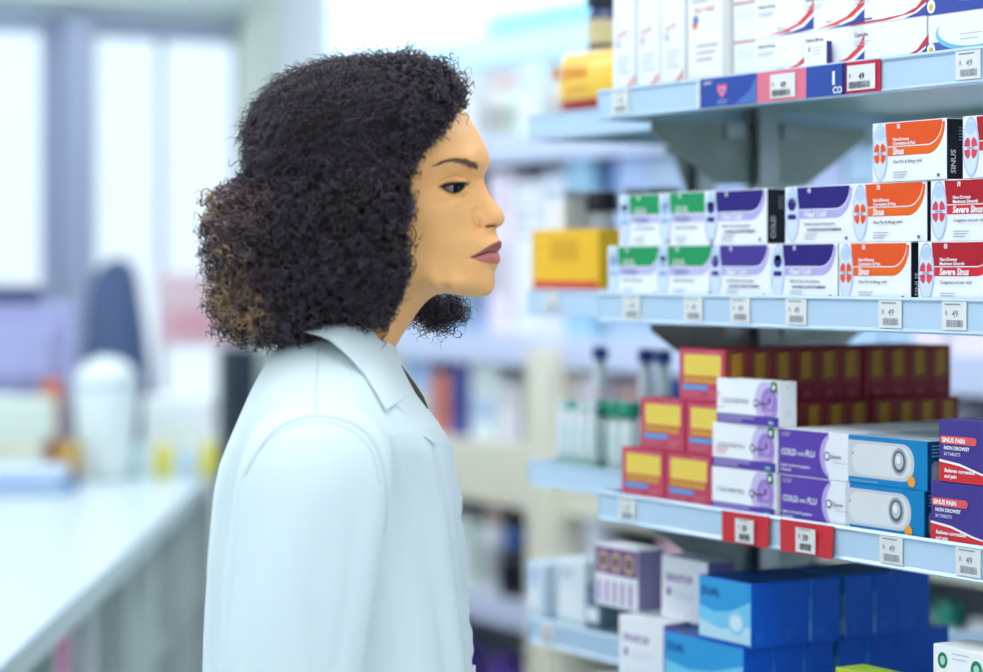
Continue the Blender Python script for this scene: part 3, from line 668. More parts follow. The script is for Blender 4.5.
for a, b, z0, z1 in ((3.3, 4.0, 2.24, 2.32), (1.6, 3.2, 2.05, 2.09), (1.2, 1.7, 2.2, 2.3)): mb.box(-b, -a, 1.508, 1.5115, z0, z1, CY2)
mb.box(-4.08, -1.02, 1.53, 1.81, 2.0265, 2.0295, CY)  # glowing underside added to lift the dark band and brighten the goods
mb.build('glowing_panel', lb)
def cname(c):
    r, g, b = c; mxx, mn = max(c), min(c)
    if mxx < 90: return 'dark'
    if mxx-mn < 22: return 'white' if mxx > 215 else 'grey'
    if r >= g >= b: return 'cream' if r-b < 70 and r > 200 else ('yellow' if g > 170 else 'orange')
    if r > b > g: return 'pink' if r > 190 else 'purple'
    if b > r > g: return 'purple'
    if b >= g: return 'pale blue' if r > 150 else 'blue'
    return 'green'
SHN = ('upper', 'second', 'third', 'fourth', 'lowest')
def goods(li, tA, tB, pal, hmin, hmax, wmin=.07, wmax=.14, rs=0):
    r = random.Random(100*li+rs); t = tB; i = 0; cnt = {}
    while t > tA:
        w = r.uniform(wmin, wmax); h = r.uniform(hmin, hmax); 
        u = (t-tA)/(tB-tA); zone = pal[min(int((1-u)*len(pal)), len(pal)-1)]; c = r.choice(zone)
        c = tuple(int(min(250, max(8, q + r.choice((-8, 0, 8))))) for q in c); n = cname(c); cnt[n] = cnt.get(n, 0)+1
        if abs(t - w/2 - tp) < .055 + w/2 + .01 and li > 1 or any(abs(t-w/2-g-.015) < .02+w/2 for g in (.2, 1.1, 2.0, 3.8, 4.12)): t -= .02; cnt[n] -= 1; continue
        num = ORD[cnt[n]-1] if cnt[n] <= 20 else 'last'
        lab = '%s %s on the %s wall shelf, %s %s one from the window end' 
        if r.random() < .7:
            mb = MB(); d = r.uniform(.05, .12); mb.box(0, w, 0, d, 0, h, ink(*c), .002); a = Art(mb, 'front'); c2 = r.choice(((245, 246, 250), tuple(int(q*.85) for q in c), (236, 236, 226), (190, 212, 240)))
            a.rect(w*100, h*250, w*900, h*560, ink(*c2)); a.k -= 1; a.lines(w*150, h*820, w*600, 3, ink(*[int(q*.7) for q in c]), h*70, h*25)
            o = mb.build('product_carton', None, Wd(t, 1.47, WL[li]+.0005), ANG); tag(o, lab % (n, 'carton', SHN[li], num, n), 'box', 'products on the %s wall shelf' % SHN[li])
        else:
            w = min(w, .085); lb_ = lab % (n, 'bottle', SHN[li], num, n)
            c2 = r.choice(((245, 246, 250), (60, 110, 200), (30, 150, 130), (236, 206, 200)))
            bottle('product_bottle', w/2, h*.95, c, c2, tuple(int(q*.8) for q in c), lb_, 'products on the %s wall shelf' % SHN[li], t-w/2, 1.52, WL[li]+.0005)
        t -= w + r.uniform(.004, .018)
PB, WH, PK, LG, PP, OR_, BL, DK = (176, 206, 240), (240, 244, 248), (240, 190, 206), (214, 230, 206), (88, 76, 160), (240, 132, 100), (60, 140, 216), (24, 30, 52)
CRM = (236, 238, 220)
goods(0, .3, 4.08, [[WH, CRM], [CRM, WH], [CRM, LG, WH], [CRM, LG], [WH, CRM, PB], [PK, PB, WH]], .15, .205)
goods(1, .3, 4.08, [[PB, WH], [PB, WH], [PB, WH, PB], [PB, WH, PB], [PB, WH], [WH, PB, CRM]], .38, .455)
goods(2, .3, 4.08, [[PB, WH], [OR_, PP, WH], [PP, WH, OR_, PP], [BL, PP, OR_], [WH, PB], [PB, WH]], .13, .215, rs=4)
goods(3, .3, 4.08, [[WH], [DK, WH], [PK, WH, DK], [WH, PK, PP], [WH, PB], [DK, DK, WH]], .16, .26)
goods(4, .3, 4.08, [[WH], [DK, PP], [DK, PP, CRM], [WH, PK], [WH, PB], [DK, WH]], .16, .26)

# ------------------------------------------------------------------ the counter on the left
CT = M('counter_top', (216, 232, 238), .3, var=.02, scale=2, coat=.2); CE = M('counter_edge', (206, 222, 220), .5, var=.03); CB = M('counter_body', (186, 200, 196), .55, var=.06, scale=5)
cz = .90; crot = .0245
ce = empty('service_counter', (-.600, 0, 0), crot); tag(ce, 'long white service counter with open bays beneath, left of the woman', 'counter')
y0, y1 = 1.9, 6.45
mb = MB(); mb.box(-1.7, 0, y0, y1, cz-.004, cz, CT, .001); mb.build('worktop', ce)
mb = MB(); mb.box(-1.7, -.001, y0+.001, y1-.001, cz-.05, cz-.0042, CE, .002); mb.build('worktop_edge', ce)
mb = MB(); mb.box(-.50, -.47, y0+.05, y1-.05, .08, cz-.051, CB); mb.box(-.47, -.03, y0+.05, y1-.05, .06, .08, CB); mb.box(-.47, -.05, y0+.05, y1-.05, .0, .06, CB); mb.build('carcass', ce)
mb = MB(); mb.box(-.469, -.03, y0+.05, y1-.05, .55, .57, CB, .001); mb.build('shelf', ce)
y = y0+.05; k = 0
while y < y1:
    mb = MB(); mb.box(-.47, -.02, y, y+.03, .0801, cz-.0505, CE if k % 2 else CB, .002); mb.build('divider', ce); y += .447; k += 1
def on_counter(px, Y, dz=0): return ((px-491.5)/FPX*Y, Y, cz+.0006+dz)
def cbox(name, px0, px1, Y, h, d, c, lab, cat, art=None, dz=0):
    w = (px1-px0)/FPX*Y; mb = MB(); mb.box(0, w, 0, d, 0, h, ink(*c), min(.006, h*.2)); a = Art(mb, 'front')
    if art: art(a, w*1000, h*1000)
    o = mb.build(name, None, on_counter(px0, Y, dz), 0.02); return tag(o, lab, cat)
cbox('paper_tray', -30, 66, 5.55, .022, .24, (96, 140, 190), 'flat blue tray lying at the front of the counter goods', 'tray', lambda a, w, h: a.rect(2, 8, w-2, h-4, ink(220, 232, 244)))
cbox('paper_stack', -30, 58, 5.58, .036, .2, (206, 224, 244), 'pale blue stack lying on the flat tray', 'paper stack', lambda a, w, h: a.lines(3, h*.9, w*.9, 5, ink(160, 190, 225), h*.16, 1.4), .0226)
cbox('cream_carton', -24, 40, 5.95, .10, .12, (222, 222, 204), 'cream carton behind the pale blue paper stack', 'box', lambda a, w, h: a.lines(10, h*.8, w*.6, 3, ink(190, 190, 170), 12, 4))
cbox('cream_carton', -10, 52, 5.975, .11, .09, (214, 226, 214), 'grey green carton resting on the cream carton', 'box', None, .1004)

cbox('gold_tin', 58, 80, 5.85, .105, .05, (200, 164, 90), 'gold brown packet between the paper stack and the striped tub', 'packet', lambda a, w, h: a.rect(6, 20, w-6, 50, ink(150, 110, 60)))
# ribbed tub
mb = MB(); n = 48; TB = M('tub_clear', (228, 238, 236), .3, coat=.3)
prof = [(.052, 0), (.06, .02), (.078, .16), (.084, .24), (.078, .275), (.05, .305), (.012, .318)]
P = [[((r+.0022*(k % 2))*math.cos(2*PI*k/n), (r+.0022*(k % 2))*math.sin(2*PI*k/n), z) for k in range(n)] for r, z in prof]
mb.grid(P, TB, closeu=True); mb.face(list(range(n))[::-1], TB); mb.face([6*n+i for i in range(n)], TB)
mb.lathe([(.086, .235), (.088, .25), (.082, .262)], 0, 0, ink(200, 214, 220), cap=False)
tag(mb.build('ribbed_tub', None, on_counter(106, 6.0)), 'tall white ribbed tub with domed lid on the counter', 'tub')
cbox('green_packet', 74, 90, 6.12, .22, .02, (186, 206, 90), 'lime green packet showing beside the ribbed tub', 'packet')
cbox('orange_packet', 42, 61, 6.12, .25, .03, (226, 128, 84), 'orange packet showing above the cream cartons', 'packet')
for i, (x, c, cc, h) in enumerate(((112, (196, 232, 226), (120, 196, 120), .10), (124, (190, 226, 232), (240, 244, 244), .115), (138, (206, 234, 238), (150, 200, 214), .10), (163, (222, 214, 70), (240, 244, 230), .11), (187, (190, 216, 230), (240, 244, 244), .10), (209, (220, 214, 80), (236, 240, 220), .115))):
    r_ = .018 if i < 3 else .024; mb = MB(); bm = M('plastic_%02x%02x%02x' % c, c, .25, coat=.3)
    mb.lathe([(r_*.9, 0), (r_, .008), (r_, h*.66), (r_*.6, h*.78)], 0, 0, bm); o = mb.build('hand_gel_bottle', None, on_counter(x, 6.05))
    tag(o, '%s bottle on the counter, %s of six along the far edge' % (('pale green', 'clear blue', 'clear pale', 'yellow', 'grey blue', 'yellow')[i], ORD[i]), 'bottle', 'bottles along the far counter edge')
    mc = MB(); mc.lathe([(r_*.62, h*.78), (r_*.66, h*.8), (r_*.6, h)], 0, 0, M('plastic_%02x%02x%02x' % cc, cc, .25, coat=.3)); mc.build('cap', o)
cbox('white_box', 142, 212, 6.2, .20, .12, (240, 246, 246), 'large plain white carton standing behind the row of bottles', 'box', lambda a, w, h: a.rect(20, h*.3, w*.8, h*.55, ink(232, 238, 226)))
# till display: panel on a foot
te = empty('till_monitor', on_counter(28, 6.2), .1); tag(te, 'lilac grey till monitor seen from behind on the counter', 'monitor')
LIL = M('monitor_lilac', (168, 170, 214), .45, var=.05)
mb = MB(); mb.box(-.16, .13, -.03, .0, .21, .455, LIL, .01); mb.box(-.10, .07, -.06, -.03, .25, .40, LIL, .01); mb.build('display', te)
mb = MB(); mb.box(-.03, .01, -.02, .01, .01, .22, LIL, .004); mb.build('stand', te); mb = MB(); mb.box(-.11, .09, -.05, .09, 0, .012, LIL, .004); mb.build('foot', te)
mb = MB(); DKM = M('device_dark', (36, 46, 84), .5, var=.05); mb.box(-.14, .05, -.03, .02, 0, .045, DKM, .008); mb.box(-.13, -.09, -.03, .02, .045, .07, DKM, .006); mb.box(-.14, .05, -.04, -.03, .01, .03, ink(60, 80, 130), .002)
p = on_counter(24, 6.2); tag(mb.build('small_printer', None, (p[0], p[1], p[2]+.4565), .1), 'dark blue device sitting on top of the lilac monitor', 'device')
# chair back behind the counter
ch = empty('office_chair', (-1.10, 6.85, 0), .35); tag(ch, 'dark navy office chair with curved back beyond the counter', 'chair')
NV = M('chair_fabric', (80, 98, 136), .8, var=.1, scale=60, bump=.3)
P = []
for j in range(9):
    v = j/8; P.append([(.125*math.sin(a)*(1-.35*v**3), -.1*math.cos(a)+.06*v*v+.1, .62+v*.86-.06*abs(a)**2*v) for a in np.linspace(-1.2, 1.2, 13)])
Q = [[(x*.94, yy+.03, z) for x, yy, z in row] for row in P]
mb = MB(); mb.grid(P, NV); mb.grid(Q, NV, flip=True)
mb.grid([P[-1], Q[-1]], NV); mb.grid([P[0], Q[0]], NV, flip=True); mb.grid([[r[0] for r in P], [r[0] for r in Q]], NV); mb.grid([[r[-1] for r in P], [r[-1] for r in Q]], NV)
mb.build('backrest', ch)
mb = MB(); mb.box(-.23, .23, -.24, .22, .46, .54, NV, .03); mb.build('seat', ch)
mb = MB(); mb.tube([(0, 0, .08), (0, 0, .46)], .025, DKM); mb.tube([(0, .16, .48), (0, .2, .62)], .02, DKM)
mb.build('column', ch)
for k in range(5):
    a = 2*PI*k/5; mb = MB(); mb.tube([(0, 0, .09), (.28*math.cos(a), .28*math.sin(a), .065)], [.022, .014], DKM); mb.lathe([(.02, 0.0), (.028, .01), (.028, .045), (.02, .055)], .28*math.cos(a), .28*math.sin(a), DKM, 12); mb.build('leg', ch)
# pink packs in a bay of the counter, pale packs in the next bays
for i, (yy, c, lab) in enumerate(((3.93, (190, 70, 140), 'magenta pack standing in an open counter bay'), (4.02, (224, 130, 176), 'pink pack standing in an open counter bay beside the magenta one'), (4.10, (226, 170, 196), 'pale pink pack standing in an open counter bay'))):
    mb = MB(); mb.box(-.2, 0, 0, .065, 0, .22, ink(*c), .004); mb.box(.0001, .0008, .01, .055, .06, .15, ink(240, 220, 232))
    q = Vector((-.600, 0, 0)) + Matrix.Rotation(crot, 3, 'Z') @ Vector((-.06, yy, .5706)); tag(mb.build('soft_pack', None, q, crot), lab, 'pack')
for i, (yy, c, hh) in enumerate(((4.6, (214, 222, 216), .2), (4.95, (226, 228, 214), .14), (5.4, (206, 218, 222), .22), (5.75, (220, 224, 210), .17))):
    mb = MB(); mb.box(-.25, 0, 0, .16, 0, hh, ink(*c), .004); mb.box(.0001, .0008, .03, .13, hh*.3, hh*.7, ink(240, 240, 236))
    q = Vector((-.600, 0, 0)) + Matrix.Rotation(crot, 3, 'Z') @ Vector((-.1, yy, .5706)); tag(mb.build('pale_pack', None, q, crot), 'pale pack in an open counter bay, %s beyond the pink packs' % ORD[i], 'pack')
# dark stand and pink poster near the windows
se = empty('display_stand', Wd(4.8, 1.56, -EYE), ANG); tag(se, 'slim dark display stand by the window column', 'stand')
DKS = M('stand_dark', (44, 60, 74), .5, var=.08)
mb = MB(); mb.box(-.05, .05, -.05, .05, .02, 1.2, DKS, .006); mb.build('post', se); mb = MB(); mb.box(-.12, .12, -.12, .12, 0, .02, DKS, .004); mb.build('foot', se)
mb = MB(); mb.box(0, .004, 0, .26, 0, .24, ink(250, 220, 226)); mb.box(.004, .0048, .03, .19, .03, .12, ink(248, 186, 198))
tag(mb.build('window_poster', None, Wd(TW-.055, 1.44, -.26), ANG), 'small pink poster on the window glass', 'poster')

# ------------------------------------------------------------------ light from outside, camera
wo = bpy.data.worlds.new('World'); bpy.context.scene.world = wo; wo.use_nodes = True; nt = wo.node_tree
bg = nt.nodes['Background']; bg.inputs['Strength'].default_value = 1.3
tc = nt.nodes.new('ShaderNodeTexCoord'); sp = nt.nodes.new('ShaderNodeSeparateXYZ'); cr = nt.nodes.new('ShaderNodeValToRGB'); nz = nt.nodes.new('ShaderNodeTexNoise'); nz.inputs['Scale'].default_value = 6
mxn = nt.nodes.new('ShaderNodeMix'); mxn.data_type = 'RGBA'; mxn.blend_type = 'MULTIPLY'; mxn.inputs[0].default_value = .5
nt.links.new(tc.outputs['Generated'], sp.inputs[0]); nt.links.new(sp.outputs[2], cr.inputs[0]); nt.links.new(tc.outputs['Generated'], nz.inputs['Vector'])
cr.color_ramp.elements[0].position = 0; cr.color_ramp.elements[0].color = (.70, .76, .84, 1); cr.color_ramp.elements[1].position = .25; cr.color_ramp.elements[1].color = (.74, .86, 1.0, 1)
nt.links.new(cr.outputs[0], mxn.inputs[6]); nt.links.new(nz.outputs['Color'], mxn.inputs[7]); nt.links.new(cr.outputs[0], bg.inputs['Color'])
cam = bpy.data.cameras.new('camera'); co = bpy.data.objects.new('camera', cam); COL.objects.link(co); bpy.context.scene.camera = co
co.location = (0, 0, EYE); co.rotation_euler = (PI/2, 0, 0)
cam.sensor_width = 36; cam.sensor_fit = 'HORIZONTAL'; cam.lens = 36*FPX/983; cam.shift_y = -68/983; cam.clip_start = .05
cam.dof.use_dof = True; cam.dof.focus_distance = 2.28; cam.dof.aperture_fstop = .0842/.036
sc = bpy.context.scene; sc.view_settings.view_transform = 'Standard'; sc.view_settings.look = 'None'; sc.view_settings.exposure = EXPO; sc.view_settings.gamma = 1
# ------------------------------------------------------------------ the woman
YW = 2.2; K = YW/FPX                       # metres per frame pixel at her profile
def PX(x, y, w=0.0): return ((x-491.5)*K, YW-w*K, EYE+(268-y)*K)     # w = half width towards us, in frame pixels
HC = PX(400, 190)
HROT = Matrix.Rotation(math.radians(-6), 3, 'Z')
woman = empty('person', (PX(340, 0)[0], YW, 0)); tag(woman, 'woman with dark curly hair in a white lab coat, seen in profile facing the shelves', 'person')
def attach(o): o.parent = woman; o.location = -Vector(woman.location); return o
def np_mesh(name, V, F, mats, smooth=True, fm=None, attrs=None):
    me = bpy.data.meshes.new(name); V = np.asarray(V, dtype=np.float32); F = np.asarray(F, dtype=np.int32)
    me.vertices.add(len(V)); me.vertices.foreach_set('co', V.ravel()); n = F.shape[1]
    me.loops.add(F.size); me.loops.foreach_set('vertex_index', F.ravel()); me.polygons.add(len(F))
    me.polygons.foreach_set('loop_start', np.arange(0, F.size, n, dtype=np.int32)); me.polygons.foreach_set('loop_total', np.full(len(F), n, dtype=np.int32))
    for m in mats: me.materials.append(m)
    if fm is not None: me.polygons.foreach_set('material_index', np.asarray(fm, dtype=np.int32))
    me.polygons.foreach_set('use_smooth', np.full(len(F), smooth))
    if attrs is not None:
        for an, C in attrs.items():
            at = me.color_attributes.new(an, 'FLOAT_COLOR', 'POINT'); C4 = np.ones((len(V), 4), np.float32); C4[:, :3] = C; at.data.foreach_set('color', C4.ravel())
    me.update(calc_edges=True); me.validate(); return me
def turn(V):                                # head turned a little towards us
    V = np.asarray(V, float) - np.array(HC); R = np.array(HROT); return V @ R.T + np.array(HC)
def to3(x, y, w): return np.stack([(x-491.5)*K, YW-w*K, EYE+(268-y)*K], -1)
def resample(P, n, closed=True):
    P = np.asarray(P, float)
    if closed: P = np.vstack([P, P[:1]])
    d = np.r_[0, np.cumsum(np.hypot(*np.diff(P, axis=0).T))]; t = np.linspace(0, d[-1], n, endpoint=not closed)
    return np.stack([np.interp(t, d, P[:, 0]), np.interp(t, d, P[:, 1])], -1)
def chaikin(P, k=2):
    P = np.asarray(P, float)
    for _ in range(k):
        Q = np.roll(P, -1, axis=0); P = np.stack([.75*P+.25*Q, .25*P+.75*Q], 1).reshape(-1, 2)
    return P
def inside(x, y, poly):
    poly = np.asarray(poly, float); r = np.zeros(x.shape, bool); n = len(poly)
    for i in range(n):
        x1, y1 = poly[i]; x2, y2 = poly[(i+1) % n]
        if y1 == y2: continue
        c = ((y1 > y) != (y2 > y)) & (x < (x2-x1)*(y-y1)/(y2-y1)+x1); r ^= c
    return r
def segdist(x, y, line, closed=False):
    d = np.full(x.shape, 1e9); line = list(line) + ([line[0]] if closed else [])
    for (x1, y1), (x2, y2) in zip(line[:-1], line[1:]):
        L = (x2-x1)**2+(y2-y1)**2 + 1e-12; t = np.clip(((x-x1)*(x2-x1)+(y-y1)*(y2-y1))/L, 0, 1)
        d = np.minimum(d, np.hypot(x-x1-t*(x2-x1), y-y1-t*(y2-y1)))
    return d
face_line = [(404,84),(430,90),(449,99),(464,111),(471.5,121),(477.5,130),(482.6,140),(486.8,148),(489.3,155),(490.2,161.5),(489.6,166),(487.4,170),(485.4,174),(484.8,179),(485.6,184),(487.6,189),(490.2,194.5),(495,201),(500.5,208.5),(503.8,213.5),(505,218),(504.4,222.3),(501.8,225.4),(498.5,227),(496.3,229),(496.6,232),(498,236.5),(500.4,240.5),(502,243.2),(501.9,247),(500,250),(497.2,252.2),(499,254),(500.6,257),(500.5,261),(498.4,265.2),(495.8,269.6),(494.8,274.5),(495.2,281.5),(494.4,288),(491.2,293),(486,296),(478,297.2),(469,296.6),(459,295),(446,293.4),(436,294.6),(428,300),(420,309),(411,322),(402,336),(394,350),(384,366),(362,400),(344,436),(330,470)]
back_line = [(300,470),(288,430),(288,380),(298,345),(304,318),(300,296),(292,270),(283,240),(277,205),(278,170),(288,138),(306,112),(332,92),(366,82)]
SIL = np.vstack([resample(np.array(face_line), 620, False), resample(chaikin(np.array(back_line+back_line[::-1]), 0)[:len(back_line)], 180, False)])
ctrl = [(385,110,58),(385,150,74),(350,150,79),(340,200,79),(370,200,77),(318,150,62),(312,200,58),(330,112,48),(430,112,40),(400,95,36),(350,250,66),(320,260,48),
 (450,120,36),(462,125,24),(470,135,26),(482,150,23),(477,150,31),(467,150,42),(452,150,54),(437,150,61),(412,150,70),
 (484,166,23),(477,168,35),(468,167,46),(452,168,56),(435,171,62),(410,175,69),
 (481,178,9.5),(481,186,9),(476,179,17),(475,188,15),(470,178,30),(469,188,24),(464,178,38),(464,192,33),(455,176,47),(454,188,40),(455,196,42),(445,180,52),(444,190,48),(435,186,56),(424,190,61),(400,190,69),
 (489,200,8.5),(482,200,13.5),(475,201,20),(468,202,34),(458,204,46),(445,207,55),(430,209,61.5),(405,212,66),
 (499,213,9.5),(493,214,13.5),(486,216,16.5),(480,218,18.5),(475,217,24),(468,219,35),(455,221,48),(440,224,56.5),(420,227,61),(395,230,63),
 (499,224,8.5),(491,225,14.5),(484,226,17.5),(479,227,18.5),(474,229,28),(466,231,37),
 (494,235,8),(488,236,16),(480,237,25),(470,239,35),(455,241,46),(435,244,54),(412,247,58),(390,250,59),
 (498,243,11),(491,246,19),(484,250,24),(477,255,28.5),(466,256,36),(450,258,44.5),(430,262,51),(408,266,54),
 (497,258,12),(490,260,20),(482,262,25.5),(492,268,10.5),(490,273,14),(482,273,24),(468,275,34.5),(450,277,43),(430,279,49),(408,282,50),
 (490,284,13),(482,286,21),(470,288,29),(456,288,36),(442,287,40),(430,286,42),(458,292,22),(444,290,26),
 (420,300,22),(410,305,28),(398,306,38),(380,310,49),(355,312,52),(330,315,44),(396,318,33),(399,330,20),(391,338,24),(380,332,42),(375,345,50),(345,345,54),(315,345,40),(350,400,50),(335,400,66),(305,400,40),(330,440,76),(310,285,40),(350,285,58),(385,285,54)]
ctrl = np.array(ctrl, float); bd = SIL[::9]
cx = np.r_[ctrl[:, 0], bd[:, 0]]; cy = np.r_[ctrl[:, 1], bd[:, 1]]; w0 = np.r_[ctrl[:, 2], np.zeros(len(bd))]
gq = w0**2/(w0+12.0)
def U_(r2): return np.where(r2 > 1e-9, .5*r2*np.log(r2+1e-12), 0)
n = len(cx); A = np.zeros((n+3, n+3)); A[:n, :n] = U_((cx[:, None]-cx)**2+(cy[:, None]-cy)**2)/1e4 + np.eye(n)*2e-4
A[:n, n] = 1; A[:n, n+1] = cx/100; A[:n, n+2] = cy/100; A[n:, :n] = A[:n, n:].T
sol = np.linalg.solve(A, np.r_[gq, 0, 0, 0])
def skinw(x, y):
    g = np.zeros(x.shape); xf, yf = x.ravel(), y.ravel(); o = np.empty(xf.size)
    for i in range(0, xf.size, 20000):
        X, Y = xf[i:i+20000], yf[i:i+20000]
        o[i:i+20000] = U_((X[:, None]-cx)**2+(Y[:, None]-cy)**2)/1e4 @ sol[:n] + sol[n] + sol[n+1]*X/100 + sol[n+2]*Y/100
    g = np.maximum(o, 0).reshape(x.shape)
    return (g + np.sqrt(g*g+4*g*12.0))/2
EC = (457.4, 188.8, 30.5); ER = 13.0
eye_up = [(446.5,188.6),(450,186.8),(454,185.7),(458,185.2),(462,185.0),(466,185.0),(470.0,185.6)]
eye_lo = [(470.0,186.0),(468.6,189.6),(465,193.2),(460,194.8),(454.5,193.4),(449,190.6)]
EYEP = eye_up + eye_lo
MOUTH = [(474.2,257.8),(479,256.6),(484,254.9),(490.5,252.9),(498,252.4)]
LIPP = [(473.8,257.8),(478,254.6),(484,250.6),(490,246.4),(495.5,242.8),(499.5,240.6),(504,240),(504,262.5),(499.5,264.4),(494,264.2),(487,263.2),(480,260.6)]
def face_w(x, y):
    w = skinw(x, y)
    r = np.hypot(x-EC[0], y-EC[1]); lid = EC[2] + np.sqrt(np.maximum((ER+1.1)**2 - r**2, 0)); m = r < ER+1.0
    k = 1.6; lidb = np.where(m, lid, -99)
    hh = np.clip(.5+.5*(lidb-w)/k, 0, 1); w = np.where(m, w*(1-hh)+lidb*hh + k*hh*(1-hh), w)
    d = segdist(x, y, [(446,184.2),(450.4,181.4),(456.5,178.6),(462.5,178.2),(467,180.4)]); w -= 1.5*np.exp(-(d/1.0)**2)      # lid crease
    d = segdist(x, y, [(446,193.5),(452,197),(459,198.5),(465,196)]); w -= .45*np.exp(-(d/1.6)**2)
    i = inside(x, y, EYEP); w = np.where(i, w-7.0, w)
    d = segdist(x, y, MOUTH); w -= 1.9*np.exp(-(d/.95)**2) * np.clip((x-472)/4, 0, 1)
    li = inside(x, y, LIPP); dl = segdist(x, y, LIPP, True); w += np.where(li, .9*np.clip(dl/2.2, 0, 1), 0)
    d = segdist(x, y, [(472,259.5),(475.5,257)]); w -= .8*np.exp(-(d/2.2)**2)
    d = segdist(x, y, [(478.5,210),(476.5,214),(475.8,219.5),(477.4,225.5),(481,229)]); w -= 1.5*np.exp(-(d/2.3)**2)                # groove round the nostril wing
    d = segdist(x, y, [(481,216),(485,221),(484,225)]); w += 1.5*np.exp(-(d/3.2)**2)
    d = segdist(x, y, [(488,227.2),(493,226.0),(496,226.2)]); w -= 4.5*np.exp(-(d/1.25)**2)                                          # nostril
    d = segdist(x, y, [(475,231),(470,240),(468,248)]); w -= .5*np.exp(-(d/4)**2)
    return np.maximum(w, 0)
NR = 230; q = np.linspace(0, 1, NR); rho = 1-(1-q)**1.7
C0 = np.array([436.0, 222.0]); S = len(SIL)
gx = C0[0] + rho[1:, None]*(SIL[None, :, 0]-C0[0]); gy = C0[1] + rho[1:, None]*(SIL[None, :, 1]-C0[1])
gw = face_w(gx, gy); gw[-1] = 0
cw = face_w(np.array([C0[0]]), np.array([C0[1]]))
# relax the strip next to the outline so that it rounds over
def skin_color(x, y):
    base = np.array([lin(250), lin(186), lin(118)]); C = np.ones(x.shape+(3,))*base
    li = inside(x, y, LIPP); dl = segdist(x, y, LIPP, True); a = np.where(li, np.clip(dl/1.0, 0, 1), 0)[..., None]
    up = (y < np.interp(x, [p[0] for p in MOUTH], [p[1] for p in MOUTH]))[..., None]
    lipc = np.where(up, np.array([lin(150), lin(82), lin(80)]), np.array([lin(206), lin(120), lin(114)])); C = C*(1-a)+lipc*a
    for line, wd, cc, am in ((MOUTH, 1.0, (84, 34, 36), .9), (eye_up, 1.5, (30, 22, 26), .95), (eye_lo, 1.0, (60, 40, 38), .85), ([(489,227),(495,226.2)], 1.3, (70, 36, 28), .8)):  # shade of mouth crease and nostril painted into the tone, with dark lash lines
        d = segdist(x, y, line); b = (am*np.exp(-(d/wd)**2))[..., None]
        if line is MOUTH: b = b*np.clip((x-472.5)/3, 0, 1)[..., None]
        C = C*(1-b)+np.array([lin(v) for v in cc])*b
    return C
cs = skin_color(gx, gy)
V = [to3(gx, gy, gw).reshape(-1, 3), to3(gx[:-1], gy[:-1], -gw[:-1]).reshape(-1, 3), to3(np.array([C0[0]]), np.array([C0[1]]), cw), to3(np.array([C0[0]]), np.array([C0[1]]), -cw)]
Cc = np.vstack([cs.reshape(-1, 3), cs[:-1].reshape(-1, 3), cs[0, :1], cs[0, :1]]); V = np.vstack(V)
nr = NR-1; off = nr*S; c1 = off + (nr-1)*S; c2 = c1+1
idx = np.arange(nr)[:, None]*S + np.arange(S)[None]; idb = np.vstack([off + np.arange(nr-1)[:, None]*S + np.arange(S)[None], idx[-1:]])
def quads(I, flip):
    a, b, c, d = I[:-1], np.roll(I[:-1], -1, 1), np.roll(I[1:], -1, 1), I[1:]
    Fq = np.stack([a, b, c, d], -1).reshape(-1, 4); return Fq[:, ::-1] if flip else Fq
F4 = np.vstack([quads(idx, True), quads(idb, False)])
tri = [np.stack([np.full(S, c1), idx[0], np.roll(idx[0], -1), np.full(S, c1)], -1)]
SKIN = M('skin', None, .42, spec=.35, sss=.12, var=.05, scale=55, attr='tone')
V[:, :] = np.where((V[:, 2:3] > EYE+(268-345)*K), turn(V), V*1.0)
# blend the head turn out below the jaw
Vt = np.vstack([to3(gx, gy, gw).reshape(-1, 3), to3(gx[:-1], gy[:-1], -gw[:-1]).reshape(-1, 3), to3(np.array([C0[0]]), np.array([C0[1]]), cw), to3(np.array([C0[0]]), np.array([C0[1]]), -cw)])
bl = np.clip((EYE+(268-Vt[:, 2]*0+0)*0 + (Vt[:, 2]-(EYE+(268-360)*K))/(60*K) - EYE), 0, 1)[:, None]
V = turn(Vt)*bl + Vt*(1-bl)
me = np_mesh('body', V, F4, [SKIN], attrs={'tone': Cc})
import bmesh
bm = bmesh.new(); bm.from_mesh(me); bm.verts.ensure_lookup_table()
lay = None
for cc_, row, fl in ((c1, idx[0], False), (c2, idb[0], True)):
    for k in range(S):
        a, b = bm.verts[int(row[k])], bm.verts[int(row[(k+1) % S])]
        try: f = bm.faces.new((bm.verts[cc_], b, a) if not fl else (bm.verts[cc_], a, b)); f.smooth = True
        except ValueError: pass
bmesh.ops.recalc_face_normals(bm, faces=bm.faces); bm.to_mesh(me); bm.free()
body = bpy.data.objects.new('body', me); COL.objects.link(body); attach(body)

def cr_spline(P, n):
    P = np.array(P, float); d = np.r_[0, np.cumsum(np.linalg.norm(np.diff(P, axis=0), axis=1))]; t = np.linspace(0, d[-1], n); Q = np.stack([np.interp(t, d, P[:, i]) for i in range(3)], -1)
    for _ in range(3): Q[1:-1] = (Q[:-2]+2*Q[1:-1]+Q[2:])/4
    return Q
